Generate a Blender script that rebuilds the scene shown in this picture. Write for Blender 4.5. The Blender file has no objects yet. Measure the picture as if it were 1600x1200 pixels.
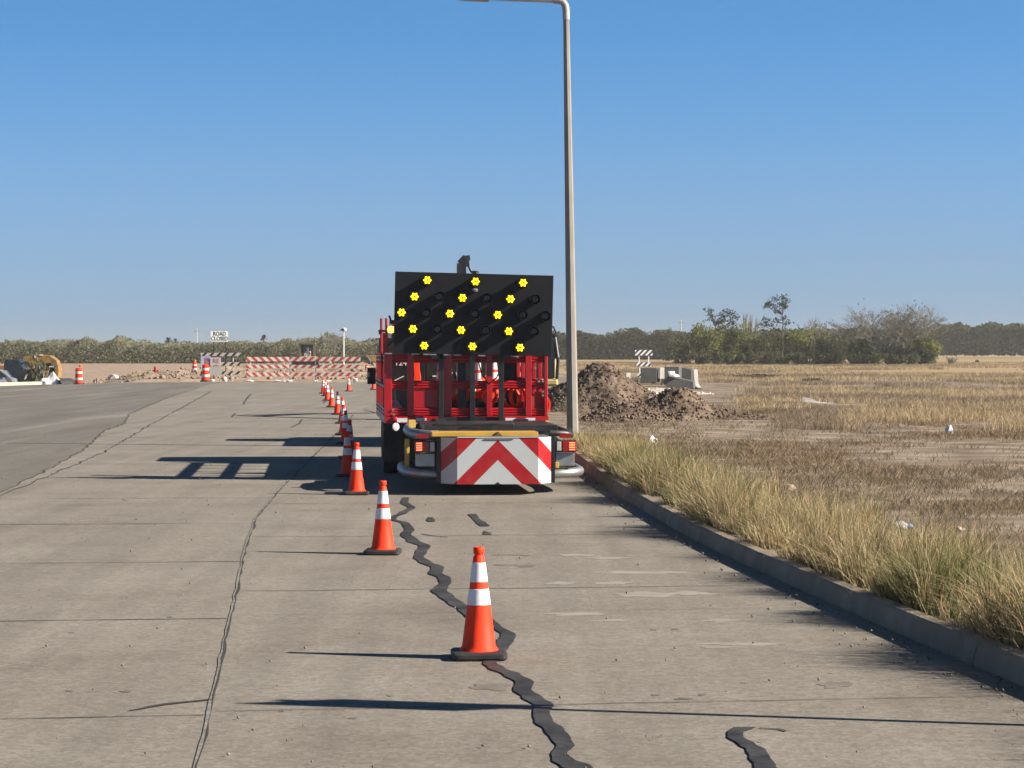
import bpy, bmesh, math, random
import numpy as np
from mathutils import Vector, Matrix, noise as mnoise

R = math.radians
random.seed(7)
rng = np.random.default_rng(11)
scene = bpy.context.scene
COL = scene.collection

# ------------------------------------------------------------------ camera and measures
F_PX, CAM_H, HORIZON = 3560.0, 1.98, 548.0


def G(px, py):
    """ground point seen at a pixel of the 1600 x 1200 photograph"""
    d = CAM_H * F_PX / (py - HORIZON)
    return ((px - 800) * d / F_PX, d)


def A(px, py, d):
    """point at distance d seen at a pixel"""
    return Vector(((px - 800) * d / F_PX, d, CAM_H + (HORIZON - py) * d / F_PX))


cam = bpy.data.cameras.new('camera')
cam.sensor_width = 36.0
cam.lens = F_PX * 36.0 / 1600.0
cam.clip_start = 0.1
cam.clip_end = 6000
camo = bpy.data.objects.new('camera', cam)
camo.location = (0, 0, CAM_H)
camo.rotation_euler = (R(90) - math.atan(52 / F_PX), 0, 0)
COL.objects.link(camo)
scene.camera = camo

# ------------------------------------------------------------------ materials


def nodes_of(m):
    m.use_nodes = True
    nt = m.node_tree
    return nt, nt.nodes, nt.links, nt.nodes['Principled BSDF']


def mat(name, col, rough=0.6, metal=0.0, var=0.12, scale=6.0, bump=0.0, bscale=40.0, dirt=None, dirt_amt=0.0, spec=0.5, coat=0.0):
    m = bpy.data.materials.new(name)
    nt, N, L, b = nodes_of(m)
    b.inputs['Roughness'].default_value = rough
    b.inputs['Metallic'].default_value = metal
    b.inputs['Specular IOR Level'].default_value = spec
    if coat:
        b.inputs['Coat Weight'].default_value = coat
        b.inputs['Coat Roughness'].default_value = 0.15
    tc = N.new('ShaderNodeTexCoord')
    nz = N.new('ShaderNodeTexNoise')
    nz.inputs['Scale'].default_value = scale
    nz.inputs['Detail'].default_value = 6
    oi = N.new('ShaderNodeObjectInfo')
    ofs = N.new('ShaderNodeMath')
    ofs.operation = 'MULTIPLY'
    ofs.inputs[1].default_value = 37.0
    L.new(oi.outputs['Random'], ofs.inputs[0])
    vad = N.new('ShaderNodeVectorMath')
    vad.operation = 'ADD'
    L.new(tc.outputs['Object'], vad.inputs[0])
    L.new(ofs.outputs[0], vad.inputs[1])
    L.new(vad.outputs[0], nz.inputs['Vector'])
    rp = N.new('ShaderNodeValToRGB')
    col = [c * 0.8 for c in col]
    a = [max(0, c * (1 - var)) for c in col]
    c2 = [min(1, c * (1 + var)) for c in col]
    rp.color_ramp.elements[0].position = 0.3
    rp.color_ramp.elements[0].color = (*a, 1)
    rp.color_ramp.elements[1].position = 0.7
    rp.color_ramp.elements[1].color = (*c2, 1)
    L.new(nz.outputs['Fac'], rp.inputs['Fac'])
    out = rp.outputs['Color']
    if dirt:
        n2 = N.new('ShaderNodeTexNoise')
        n2.inputs['Scale'].default_value = scale * 0.35
        n2.inputs['Detail'].default_value = 8
        n2.inputs['Roughness'].default_value = 0.7
        L.new(vad.outputs[0], n2.inputs['Vector'])
        r2 = N.new('ShaderNodeValToRGB')
        r2.color_ramp.elements[0].position = 0.45
        r2.color_ramp.elements[0].color = (0, 0, 0, 1)
        r2.color_ramp.elements[1].position = 0.75
        r2.color_ramp.elements[1].color = (dirt_amt,) * 3 + (1,)
        L.new(n2.outputs['Fac'], r2.inputs['Fac'])
        mx = N.new('ShaderNodeMix')
        mx.data_type = 'RGBA'
        L.new(r2.outputs['Color'], mx.inputs['Factor'])
        L.new(out, mx.inputs['A'])
        mx.inputs['B'].default_value = (*dirt, 1)
        out = mx.outputs['Result']
    L.new(out, b.inputs['Base Color'])
    if bump:
        nb = N.new('ShaderNodeTexNoise')
        nb.inputs['Scale'].default_value = bscale
        nb.inputs['Detail'].default_value = 8
        L.new(tc.outputs['Object'], nb.inputs['Vector'])
        bp = N.new('ShaderNodeBump')
        bp.inputs['Strength'].default_value = bump
        bp.inputs['Distance'].default_value = 0.05
        L.new(nb.outputs['Fac'], bp.inputs['Height'])
        L.new(bp.outputs['Normal'], b.inputs['Normal'])
    return m


def emis(name, col, strength, base=None):
    m = bpy.data.materials.new(name)
    nt, N, L, b = nodes_of(m)
    b.inputs['Base Color'].default_value = (*(base or col), 1)
    b.inputs['Emission Color'].default_value = (*col, 1)
    b.inputs['Emission Strength'].default_value = strength
    b.inputs['Roughness'].default_value = 0.4
    return m


def attr_mat(name, transl=0.35, rough=0.7):
    """plant material: each blade or leaf carries its own colour"""
    m = bpy.data.materials.new(name)
    nt, N, L, b = nodes_of(m)
    at = N.new('ShaderNodeAttribute')
    at.attribute_name = 'col'
    L.new(at.outputs['Color'], b.inputs['Base Color'])
    b.inputs['Roughness'].default_value = rough
    b.inputs['Specular IOR Level'].default_value = 0.25
    tr = N.new('ShaderNodeBsdfTranslucent')
    L.new(at.outputs['Color'], tr.inputs['Color'])
    mx = N.new('ShaderNodeMixShader')
    mx.inputs[0].default_value = transl
    L.new(b.outputs[0], mx.inputs[1])
    L.new(tr.outputs[0], mx.inputs[2])
    L.new(mx.outputs[0], N['Material Output'].inputs['Surface'])
    return m


def stripe_mat(name, c1, c2, period, kx=1.0, kz=1.0, duty=0.5, off=0.0, chevron=False, rough=0.5, dirt_amt=0.25):
    """diagonal stripes in the object's own x/z; chevron mirrors them about x = 0"""
    m = bpy.data.materials.new(name)
    nt, N, L, b = nodes_of(m)
    b.inputs['Roughness'].default_value = rough
    tc = N.new('ShaderNodeTexCoord')
    sp = N.new('ShaderNodeSeparateXYZ')
    L.new(tc.outputs['Object'], sp.inputs[0])

    def math_(op, a, bb=None):
        n = N.new('ShaderNodeMath')
        n.operation = op
        for i, v in enumerate((a, bb)):
            if v is None:
                continue
            if isinstance(v, (int, float)):
                n.inputs[i].default_value = v
            else:
                L.new(v, n.inputs[i])
        return n.outputs[0]
    x = sp.outputs['X']
    if chevron:
        x = math_('ABSOLUTE', x)
    s = math_('ADD', math_('MULTIPLY', x, kx), math_('MULTIPLY', sp.outputs['Z'], kz))
    s = math_('ADD', s, off)
    f = math_('FRACT', math_('DIVIDE', s, period))
    t = math_('LESS_THAN', f, duty)
    mx = N.new('ShaderNodeMix')
    mx.data_type = 'RGBA'
    L.new(t, mx.inputs['Factor'])
    mx.inputs['A'].default_value = (*[c * 0.8 for c in c2], 1)
    mx.inputs['B'].default_value = (*[c * 0.8 for c in c1], 1)
    nz = N.new('ShaderNodeTexNoise')
    nz.inputs['Scale'].default_value = 7
    nz.inputs['Detail'].default_value = 8
    L.new(tc.outputs['Object'], nz.inputs['Vector'])
    rp = N.new('ShaderNodeValToRGB')
    rp.color_ramp.elements[0].position = 0.45
    rp.color_ramp.elements[0].color = (0, 0, 0, 1)
    rp.color_ramp.elements[1].position = 0.8
    rp.color_ramp.elements[1].color = (dirt_amt,) * 3 + (1,)
    L.new(nz.outputs['Fac'], rp.inputs['Fac'])
    m2 = N.new('ShaderNodeMix')
    m2.data_type = 'RGBA'
    L.new(rp.outputs['Color'], m2.inputs['Factor'])
    L.new(mx.outputs['Result'], m2.inputs['A'])
    m2.inputs['B'].default_value = (0.3, 0.25, 0.2, 1)
    L.new(m2.outputs['Result'], b.inputs['Base Color'])
    return m


def ground_mat(name, stops, scale, fine, bump=0.3, stretch=(1, 1, 1), extra=None, rough=0.9):
    """mottled ground: wide noise through a colour ramp, multiplied by fine grain"""
    m = bpy.data.materials.new(name)
    nt, N, L, b = nodes_of(m)
    b.inputs['Roughness'].default_value = rough
    b.inputs['Specular IOR Level'].default_value = 0.25
    tc = N.new('ShaderNodeTexCoord')
    mp = N.new('ShaderNodeMapping')
    mp.inputs['Scale'].default_value = stretch
    L.new(tc.outputs['Object'], mp.inputs['Vector'])
    nz = N.new('ShaderNodeTexNoise')
    nz.inputs['Scale'].default_value = scale
    nz.inputs['Detail'].default_value = 10
    nz.inputs['Roughness'].default_value = 0.62
    L.new(mp.outputs[0], nz.inputs['Vector'])
    rp = N.new('ShaderNodeValToRGB')
    el = rp.color_ramp.elements
    while len(el) < len(stops):
        el.new(0.5)
    for e, (p, c) in zip(el, stops):
        e.position = p
        e.color = (*[v * 0.74 for v in c], 1)
    L.new(nz.outputs['Fac'], rp.inputs['Fac'])
    nf = N.new('ShaderNodeTexNoise')
    nf.inputs['Scale'].default_value = fine
    nf.inputs['Detail'].default_value = 5
    nf.inputs['Roughness'].default_value = 0.75
    L.new(tc.outputs['Object'], nf.inputs['Vector'])
    rf = N.new('ShaderNodeValToRGB')
    rf.color_ramp.elements[0].position = 0.25
    rf.color_ramp.elements[0].color = (0.66, 0.66, 0.66, 1)
    rf.color_ramp.elements[1].position = 0.75
    rf.color_ramp.elements[1].color = (1.26, 1.26, 1.26, 1)
    L.new(nf.outputs['Fac'], rf.inputs['Fac'])
    mx = N.new('ShaderNodeMix')
    mx.data_type = 'RGBA'
    mx.blend_type = 'MULTIPLY'
    mx.inputs['Factor'].default_value = 1
    L.new(rp.outputs['Color'], mx.inputs['A'])
    L.new(rf.outputs['Color'], mx.inputs['B'])
    out = mx.outputs['Result']
    if extra:
        out = extra(N, L, tc, out)
    L.new(out, b.inputs['Base Color'])
    bp = N.new('ShaderNodeBump')
    bp.inputs['Strength'].default_value = bump
    bp.inputs['Distance'].default_value = 0.02
    L.new(nf.outputs['Fac'], bp.inputs['Height'])
    L.new(bp.outputs['Normal'], b.inputs['Normal'])
    return m


# ------------------------------------------------------------------ mesh builder
class MB:
    def __init__(self):
        self.v, self.f = [], []

    def add(self, vs, fs):
        o = len(self.v)
        self.v += [tuple(p) for p in vs]
        self.f += [tuple(i + o for i in f) for f in fs]
        return self

    def box(self, x0, x1, y0, y1, z0, z1, M=None):
        vs = [Vector((x, y, z)) for z in (z0, z1) for y in (y0, y1) for x in (x0, x1)]
        if M:
            vs = [M @ p for p in vs]
        return self.add(vs, [(0, 2, 3, 1), (4, 5, 7, 6), (0, 1, 5, 4), (2, 6, 7, 3), (0, 4, 6, 2), (1, 3, 7, 5)])

    def bar(self, a, b, w, h, up=(0, 0, 1)):
        a, b = Vector(a), Vector(b)
        d = (b - a).normalized()
        s = d.cross(Vector(up))
        if s.length < 1e-4:
            s = d.cross(Vector((0, 1, 0)))
        s.normalize()
        u = s.cross(d)
        vs = []
        for p in (a, b):
            for i, j in ((-1, -1), (1, -1), (1, 1), (-1, 1)):
                vs.append(p + s * (i * w / 2) + u * (j * h / 2))
        return self.add(vs, [(3, 2, 1, 0), (4, 5, 6, 7), (0, 1, 5, 4), (1, 2, 6, 5), (2, 3, 7, 6), (3, 0, 4, 7)])

    def tube(self, pts, rad, n=12, caps=True, squash=1.0):
        pts = [Vector(p) for p in pts]
        rads = rad if isinstance(rad, (list, tuple)) else [rad] * len(pts)
        vs, fs = [], []
        prev = None
        for i, p in enumerate(pts):
            t = (pts[min(i + 1, len(pts) - 1)] - pts[max(i - 1, 0)]).normalized()
            if prev is None:
                ref = Vector((0, 0, 1)) if abs(t.z) < 0.9 else Vector((1, 0, 0))
                s = t.cross(ref).normalized()
            else:
                s = (prev - t * prev.dot(t)).normalized()
            prev = s
            u = s.cross(t)
            for k in range(n):
                a = 2 * math.pi * k / n
                vs.append(p + (s * math.cos(a) + u * math.sin(a) * squash) * rads[i])
        for i in range(len(pts) - 1):
            for k in range(n):
                k2 = (k + 1) % n
                fs.append((i * n + k, i * n + k2, (i + 1) * n + k2, (i + 1) * n + k))
        if caps:
            fs.append(tuple(range(n - 1, -1, -1)))
            fs.append(tuple((len(pts) - 1) * n + k for k in range(n)))
        return self.add(vs, fs)

    def lathe(self, prof, n=24, M=None, close=False):
        """profile of (r, z) turned about z"""
        vs, fs = [], []
        for r, z in prof:
            for k in range(n):
                a = 2 * math.pi * k / n
                p = Vector((r * math.cos(a), r * math.sin(a), z))
                vs.append(M @ p if M else p)
        m = len(prof)
        for i in range(m - 1 if not close else m):
            j = (i + 1) % m
            for k in range(n):
                k2 = (k + 1) % n
                fs.append((i * n + k, i * n + k2, j * n + k2, j * n + k))
        if not close:
            if prof[0][0] > 1e-5:
                fs.append(tuple(range(n - 1, -1, -1)))
            if prof[-1][0] > 1e-5:
                fs.append(tuple((m - 1) * n + k for k in range(n)))
        return self.add(vs, fs)

    def prism(self, outline, y0, y1, M=None):
        """outline of (x, z), extruded along y"""
        n = len(outline)
        vs = [Vector((x, y, z)) for y in (y0, y1) for x, z in outline]
        if M:
            vs = [M @ p for p in vs]
        fs = [tuple(range(n)), tuple(range(2 * n - 1, n - 1, -1))]
        fs += [(i, i + n, (i + 1) % n + n, (i + 1) % n) for i in range(n)]
        return self.add(vs, fs)

    def build(self, name, m, parent=None, bevel=0.0, smooth=False):
        me = bpy.data.meshes.new(name)
        me.from_pydata(self.v, [], self.f)
        bm = bmesh.new()
        bm.from_mesh(me)
        bmesh.ops.recalc_face_normals(bm, faces=bm.faces)
        bm.to_mesh(me)
        bm.free()
        me.materials.append(m)
        o = bpy.data.objects.new(name, me)
        COL.objects.link(o)
        if parent:
            o.parent = parent
        if bevel:
            md = o.modifiers.new('bevel', 'BEVEL')
            md.width = bevel
            md.segments = 2
            md.limit_method = 'ANGLE'
            md.angle_limit = R(40)
            md.harden_normals = False
        if smooth:
            for p in me.polygons:
                p.use_smooth = True
            try:
                me.set_sharp_from_angle(angle=R(38))
            except Exception:
                pass
        return o


def tag(o, label=None, cat=None, group=None, kind=None):
    if label:
        o['label'] = label
    if cat:
        o['category'] = cat
    if group:
        o['group'] = group
    if kind:
        o['kind'] = kind
    return o


def thing(name, label, cat, loc=(0, 0, 0), rz=0.0, group=None):
    o = bpy.data.objects.new(name, None)
    COL.objects.link(o)
    o.empty_display_size = 0.2
    o.location = loc
    o.rotation_euler = (0, 0, rz)
    return tag(o, label, cat, group)


def dup(root, loc, rot=(0, 0, 0), label=None, scale=None):
    c = root.copy()
    COL.objects.link(c)
    c.location = loc
    c.rotation_euler = rot
    if scale:
        c.scale = scale
    if label:
        c['label'] = label
    for ch in list(root.children):
        k = ch.copy()
        COL.objects.link(k)
        k.parent = c
        for g in list(ch.children):
            q = g.copy()
            COL.objects.link(q)
            q.parent = k
    return c


def fast_mesh(name, V, loops, totals, m, col=None, parent=None):
    """mesh straight from arrays (grass and leaves)"""
    me = bpy.data.meshes.new(name)
    V = np.asarray(V, dtype=np.float32)
    me.vertices.add(len(V))
    me.vertices.foreach_set('co', V.ravel())
    loops = np.asarray(loops, dtype=np.int32)
    totals = np.asarray(totals, dtype=np.int32)
    me.loops.add(len(loops))
    me.loops.foreach_set('vertex_index', loops)
    me.polygons.add(len(totals))
    starts = np.concatenate(([0], np.cumsum(totals)[:-1])).astype(np.int32)
    me.polygons.foreach_set('loop_start', starts)
    me.polygons.foreach_set('loop_total', totals)
    me.update(calc_edges=True)
    me.validate()
    if col is not None:
        a = me.attributes.new('col', 'FLOAT_COLOR', 'POINT')
        c4 = np.ones((len(V), 4), dtype=np.float32)
        c4[:, :3] = col
        a.data.foreach_set('color', c4.ravel())
    me.materials.append(m)
    o = bpy.data.objects.new(name, me)
    COL.objects.link(o)
    if parent:
        o.parent = parent
    return o


def blades(base, h, lean, w, col):
    """arrays for bent tapering grass blades: 5 vertices each"""
    n = len(base)
    a = rng.uniform(0, 2 * np.pi, n)
    side = np.stack([np.cos(a), np.sin(a), np.zeros(n)], 1) * (w[:, None] / 2)
    mid = base + lean * 0.35 + np.stack([np.zeros(n), np.zeros(n), h * 0.55], 1)
    tip = base + lean + np.stack([np.zeros(n), np.zeros(n), h * (1 - 0.25 * np.minimum(1, np.linalg.norm(lean, axis=1) / np.maximum(h, 1e-3)))], 1)
    V = np.stack([base - side, base + side, mid - side * 0.7, mid + side * 0.7, tip], 1).reshape(-1, 3)
    k = (np.arange(n) * 5)[:, None]
    lp = (k + np.array([0, 1, 3, 2, 2, 3, 4])[None, :]).ravel()
    tt = np.tile([4, 3], n)
    C = np.repeat(col, 5, axis=0)
    return V, lp, tt, C


def leaves(c, size, col, flat=0.0):
    """arrays for leaf quads with random facing"""
    n = len(c)
    u = rng.normal(size=(n, 3))
    u[:, 2] *= (1 - flat)
    u /= np.linalg.norm(u, axis=1)[:, None]
    t = rng.normal(size=(n, 3))
    v = np.cross(u, t)
    v /= np.linalg.norm(v, axis=1)[:, None]
    s = size[:, None]
    V = np.stack([c - u * s, c + v * s * 0.5, c + u * s, c - v * s * 0.5], 1).reshape(-1, 3)
    lp = np.arange(n * 4)
    tt = np.full(n, 4)
    return V, lp, tt, np.repeat(col, 4, axis=0)


def vary(base, n, amt=0.25, hue=0.08):
    base = np.asarray(base)
    k = rng.uniform(1 - amt, 1 + amt, (n, 1)) * 0.82
    return np.clip(base[None, :] * k * rng.uniform(1 - hue, 1 + hue, (n, 3)), 0, 1)


def segs_mesh(name, segs, m, parent=None, n=4):
    """tapered open prisms for trunk and limbs: list of (p0, p1, r0, r1)"""
    P0 = np.array([s[0] for s in segs], float)
    P1 = np.array([s[1] for s in segs], float)
    r0 = np.array([s[2] for s in segs])
    r1 = np.array([s[3] for s in segs])
    d = P1 - P0
    d /= np.maximum(np.linalg.norm(d, axis=1), 1e-6)[:, None]
    ref = np.where(np.abs(d[:, 2:3]) < 0.9, np.array([[0, 0, 1.0]]), np.array([[1.0, 0, 0]]))
    s = np.cross(d, ref)
    s /= np.linalg.norm(s, axis=1)[:, None]
    u = np.cross(s, d)
    vs = []
    for P, r in ((P0, r0), (P1, r1)):
        for k in range(n):
            a = 2 * math.pi * k / n
            vs.append(P + (s * math.cos(a) + u * math.sin(a)) * r[:, None])
    V = np.stack(vs, 1).reshape(-1, 3)
    pat = []
    for k in range(n):
        k2 = (k + 1) % n
        pat += [k, k2, n + k2, n + k]
    lp = ((np.arange(len(segs)) * 2 * n)[:, None] + np.array(pat)[None, :]).ravel()
    return fast_mesh(name, V, lp, np.full(len(segs) * n, 4), m, parent=parent)


def text_mesh(s, size, align='CENTER', shear=0.0):
    cu = bpy.data.curves.new('lettering', 'FONT')
    cu.body = s
    cu.size = size
    cu.align_x = align
    cu.align_y = 'CENTER'
    cu.shear = shear
    cu.extrude = 0.004
    cu.offset = size * 0.017
    o = bpy.data.objects.new('lettering', cu)
    COL.objects.link(o)
    bpy.context.view_layer.update()
    me = bpy.data.meshes.new_from_object(o.evaluated_get(bpy.context.evaluated_depsgraph_get()))
    bpy.data.objects.remove(o)
    bpy.data.curves.remove(cu)
    return me


def text_obj(name, s, size, m, parent, loc, bold=0.0, sx=1.0, rz=0.0, shear=0.0):
    """raised lettering standing in the x/z plane, facing -y"""
    me = text_mesh(s, size, shear=shear)
    M = Matrix.Translation(loc) @ Matrix.Rotation(rz, 4, 'Z') @ Matrix.Rotation(R(90), 4, 'X') @ Matrix.Diagonal((sx, 1, 1, 1))
    me.transform(M)
    me.materials.clear()
    me.materials.append(m)
    o = bpy.data.objects.new(name, me)
    COL.objects.link(o)
    o.parent = parent
    return o


# ------------------------------------------------------------------ shared materials
M_ORANGE = mat('cone_orange', (1.1, 0.05, 0.008), 0.6, var=0.1, scale=9, dirt=(0.35, 0.1, 0.05), dirt_amt=0.3, spec=0.25)
M_COLLAR = mat('reflective_white', (0.9, 0.88, 0.92), 0.4, var=0.05, scale=14, dirt=(0.45, 0.42, 0.39), dirt_amt=0.6)
M_RUBBER = mat('black_rubber', (0.02, 0.02, 0.022), 0.6, var=0.35, scale=9, dirt=(0.14, 0.12, 0.1), dirt_amt=0.5)
M_RED = mat('red_paint', (0.50, 0.002, 0.008), 0.38, var=0.15, scale=4, dirt=(0.16, 0.03, 0.025), dirt_amt=0.45, coat=0.2)
M_BLACK = mat('black_paint', (0.012, 0.012, 0.014), 0.4, var=0.3, scale=5, dirt=(0.06, 0.055, 0.05), dirt_amt=0.4)
M_BOARD = mat('board_black', (0.008, 0.0085, 0.011), 0.5, var=0.15, scale=2, dirt=(0.018, 0.018, 0.018), dirt_amt=0.3, spec=0.3)
M_DARKMETAL = mat('dark_steel', (0.05, 0.05, 0.055), 0.45, 0.6, var=0.2, dirt=(0.2, 0.16, 0.12), dirt_amt=0.35)
M_GALV = mat('galvanised_steel', (0.40, 0.41, 0.42), 0.45, 0.7, var=0.15, scale=8, dirt=(0.3, 0.27, 0.24), dirt_amt=0.45)
M_WHITE = mat('white_paint', (0.78, 0.77, 0.74), 0.45, var=0.06, scale=8, dirt=(0.4, 0.36, 0.3), dirt_amt=0.35)
M_YELLOW = mat('machine_yellow', (0.7, 0.4, 0.06), 0.45, var=0.12, scale=4, dirt=(0.3, 0.2, 0.1), dirt_amt=0.5)
M_OCHRE = mat('dusty_yellow', (0.45, 0.26, 0.07), 0.6, var=0.2, scale=3, dirt=(0.25, 0.18, 0.11), dirt_amt=0.7)
M_POSTY = mat('yellow_bracket', (0.8, 0.52, 0.1), 0.5, var=0.1)
M_GLASS = mat('tinted_glass', (0.02, 0.028, 0.03), 0.08, var=0.1, spec=0.8)
M_LENS = emis('lamp_lit_yellow', (1.0, 0.72, 0.0), 0.9, base=(0.9, 0.7, 0.02))
M_LENSC = mat('lamp_centre', (0.75, 0.42, 0.02), 0.4)
M_LENSOFF = mat('lamp_unlit', (0.03, 0.03, 0.032), 0.25, spec=0.6)
M_TAIL = mat('taillight_red', (0.35, 0.008, 0.01), 0.25, spec=0.7)
M_TAILLIT = emis('taillight_lit', (1.0, 0.16, 0.06), 1.6)
M_CLEAR = mat('clear_lens', (0.5, 0.5, 0.5), 0.2)
M_CHEV = stripe_mat('chevron_stripes', (0.42, 0.002, 0.006), (0.58, 0.61, 0.62), 0.587, 1, 1, 0.467, off=0.255, chevron=True, rough=0.4, dirt_amt=0.12)
M_TAPE = stripe_mat('conspicuity_tape', (0.5, 0.015, 0.03), (0.62, 0.62, 0.62), 0.46, 1, 0, 0.5, off=0.14, rough=0.4)
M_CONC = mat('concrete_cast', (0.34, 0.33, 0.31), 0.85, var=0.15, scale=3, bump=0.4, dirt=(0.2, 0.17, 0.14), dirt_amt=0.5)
M_CONCD = mat('concrete_shaded', (0.115, 0.115, 0.115), 0.85, var=0.15, scale=3, bump=0.4, dirt=(0.14, 0.12, 0.1), dirt_amt=0.5)  # same concrete, base colour darkened to stand for the shaded slab sides
M_POLE = mat('pole_concrete', (0.31, 0.285, 0.25), 0.8, var=0.12, scale=2.5, bump=0.15, dirt=(0.2, 0.18, 0.15), dirt_amt=0.4)
M_LEAF = attr_mat('leaf', 0.45)
M_WOOD = attr_mat('wood_leaf', 0.6, 1.0)
M_BLADE = attr_mat('grass_blade', 0.35)
M_BARK = mat('bark', (0.13, 0.105, 0.08), 0.9, var=0.25, scale=3)
M_TWIG = mat('grey_twigs', (0.235, 0.21, 0.18), 0.9, var=0.2, scale=3)
M_STRIPE_R = stripe_mat('orange_white_rail', (0.62, 0.075, 0.04), (0.92, 0.82, 0.76), 0.36, 0.75, -0.75, 0.5, dirt_amt=0.35)
M_STRIPE_L = stripe_mat('orange_white_rail_left', (0.62, 0.075, 0.04), (0.92, 0.82, 0.76), 0.36, 0.75, 0.75, 0.5, dirt_amt=0.35)
M_STRIPE_N = stripe_mat('narrow_black_white_rail', (0.03, 0.025, 0.04), (0.7, 0.68, 0.7), 0.22, 0.75, -0.75, 0.5, dirt_amt=0.3)
M_STRIPE_K = stripe_mat('black_white_rail', (0.03, 0.022, 0.02), (0.75, 0.68, 0.62), 0.36, 0.75, -0.75, 0.42, dirt_amt=0.35)

# ------------------------------------------------------------------ kerb line
_ky = np.array([-20, 5, 9, 12.6, 17.3, 23.7, 32.5, 45, 60, 100, 146, 200.0])
_kx = np.array([7.6, 4.1, 3.56, 3.10, 2.54, 1.88, 1.36, 0.95, 0.65, 0.25, 0.05, 0.0])
_yy = np.arange(-20, 200.01, 0.25)
_xx = np.interp(_yy, _ky, _kx)
_w = np.ones(25) / 25
_xs = np.convolve(np.pad(_xx, 12, mode='edge'), _w, mode='valid')


def kx(y):
    return np.interp(y, _yy, _xs)


def sstep(a, b, x):
    t = np.clip((x - a) / (b - a), 0, 1)
    return t * t * (3 - 2 * t)


def ground_z(x, y):
    """height of the open ground (numpy arrays)"""
    x = np.asarray(x, float)
    y = np.asarray(y, float)
    right = (x > kx(y) + 0.14) | (y > 147)
    n = (np.sin(x * 0.9 + 1.3 * np.sin(y * 0.31)) * np.cos(y * 0.47 + 0.6 * np.sin(x * 0.5))) * 0.5
    n2 = np.sin(x * 2.3 + y * 1.1) * np.sin(y * 1.7 - x * 0.6) * 0.5
    zr = 0.13 + 0.035 * n + 0.02 * n2
    # graded dirt heaps beyond the end of the road
    m = sstep(148, 156, y) * (1 - sstep(215, 260, y)) * (1 - sstep(-2, 8, x)) * sstep(-42, -30, x)
    if np.any(m > 0):
        mm = np.zeros(x.shape)
        it = np.nditer([x, y, m, mm], op_flags=[['readonly']] * 3 + [['writeonly']])
        for a, b, c, o in it:
            if c > 0:
                p, q = float(a), float(b)
                o[...] = c * (0.12 + 0.6 * max(0, mnoise.noise((p * 0.28, q * 0.16, 1.5)) + 0.25) + 0.4 * mnoise.noise((p * 0.9, q * 0.6, 4)) + 0.25 * mnoise.noise((p * 2.1, q * 1.6, 7)))
        zr = zr + mm
    # ground falls away beyond the side-road kerb
    low = (1 - sstep(-27, -24, x)) * sstep(110, 118, y) * (1 - sstep(220, 300, y))
    z = np.where(right, zr, -0.08)
    return z * (1 - low) + low * (-0.62 + 0.03 * n)


# ------------------------------------------------------------------ the setting: ground, road, kerb
s_lines = np.concatenate([[-1200, -700, -400, -250, -180], np.arange(-130, -46, 3), np.arange(-46, 0, 0.7), [0.08, 0.145],
                          np.arange(0.22, 6, 0.35), np.arange(6, 30, 1.0), np.arange(30, 120, 5), [150, 200, 300, 500, 800, 1200]])
y_lines = np.concatenate([[-40], np.arange(-20, 9, 4), np.arange(9, 60, 0.6), np.arange(60, 145, 1.5), [146.5, 147.2], np.arange(148, 215, 0.8), np.arange(215, 230, 1.5),
                          np.arange(230, 400, 10), [450, 550, 700, 900, 1200, 1600]])
SS, YY = np.meshgrid(s_lines, y_lines)
XX = SS + kx(YY) * np.clip((200 - np.abs(SS)) / 200, 0, 1)
ZZ = ground_z(XX, YY)
V = np.stack([XX, YY, ZZ], 2).reshape(-1, 3)
nr, nc = SS.shape
i0 = (np.arange(nr - 1)[:, None] * nc + np.arange(nc - 1)[None, :]).ravel()
lp = np.stack([i0, i0 + 1, i0 + nc + 1, i0 + nc], 1).ravel()


def terrain_extra(N, L, tc, out):
    # farther off the bare soil gives way to straw-coloured ground; left of the road it is pale graded dirt
    sp = N.new('ShaderNodeSeparateXYZ')
    L.new(tc.outputs['Object'], sp.inputs[0])

    def mr(v, a, b):
        n = N.new('ShaderNodeMapRange')
        n.inputs['From Min'].default_value = a
        n.inputs['From Max'].default_value = b
        n.interpolation_type = 'SMOOTHSTEP'
        L.new(v, n.inputs['Value'])
        return n.outputs['Result']

    def mix(f, a, c):
        n = N.new('ShaderNodeMix')
        n.data_type = 'RGBA'
        L.new(f, n.inputs['Factor'])
        L.new(a, n.inputs['A'])
        n.inputs['B'].default_value = (*c, 1)
        return n.outputs['Result']
    o = mix(mr(sp.outputs['Y'], 150, 210), out, (0.33, 0.24, 0.13))
    lf = N.new('ShaderNodeMath')
    lf.operation = 'MULTIPLY'
    L.new(mr(sp.outputs['X'], -1, -8), lf.inputs[0])
    L.new(mr(sp.outputs['Y'], 120, 140), lf.inputs[1])
    n2 = N.new('ShaderNodeTexNoise')
    n2.inputs['Scale'].default_value = 0.8
    n2.inputs['Detail'].default_value = 10
    n2.inputs['Roughness'].default_value = 0.7
    L.new(tc.outputs['Object'], n2.inputs['Vector'])
    r2 = N.new('ShaderNodeValToRGB')
    r2.color_ramp.elements[0].position = 0.35
    r2.color_ramp.elements[0].color = (0.2, 0.135, 0.095, 1)
    r2.color_ramp.elements[1].position = 0.6
    r2.color_ramp.elements[1].color = (0.38, 0.285, 0.215, 1)
    L.new(n2.outputs['Fac'], r2.inputs['Fac'])
    n = N.new('ShaderNodeMix')
    n.data_type = 'RGBA'
    L.new(lf.outputs[0], n.inputs['Factor'])
    L.new(o, n.inputs['A'])
    L.new(r2.outputs['Color'], n.inputs['B'])
    return n.outputs['Result']


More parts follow.
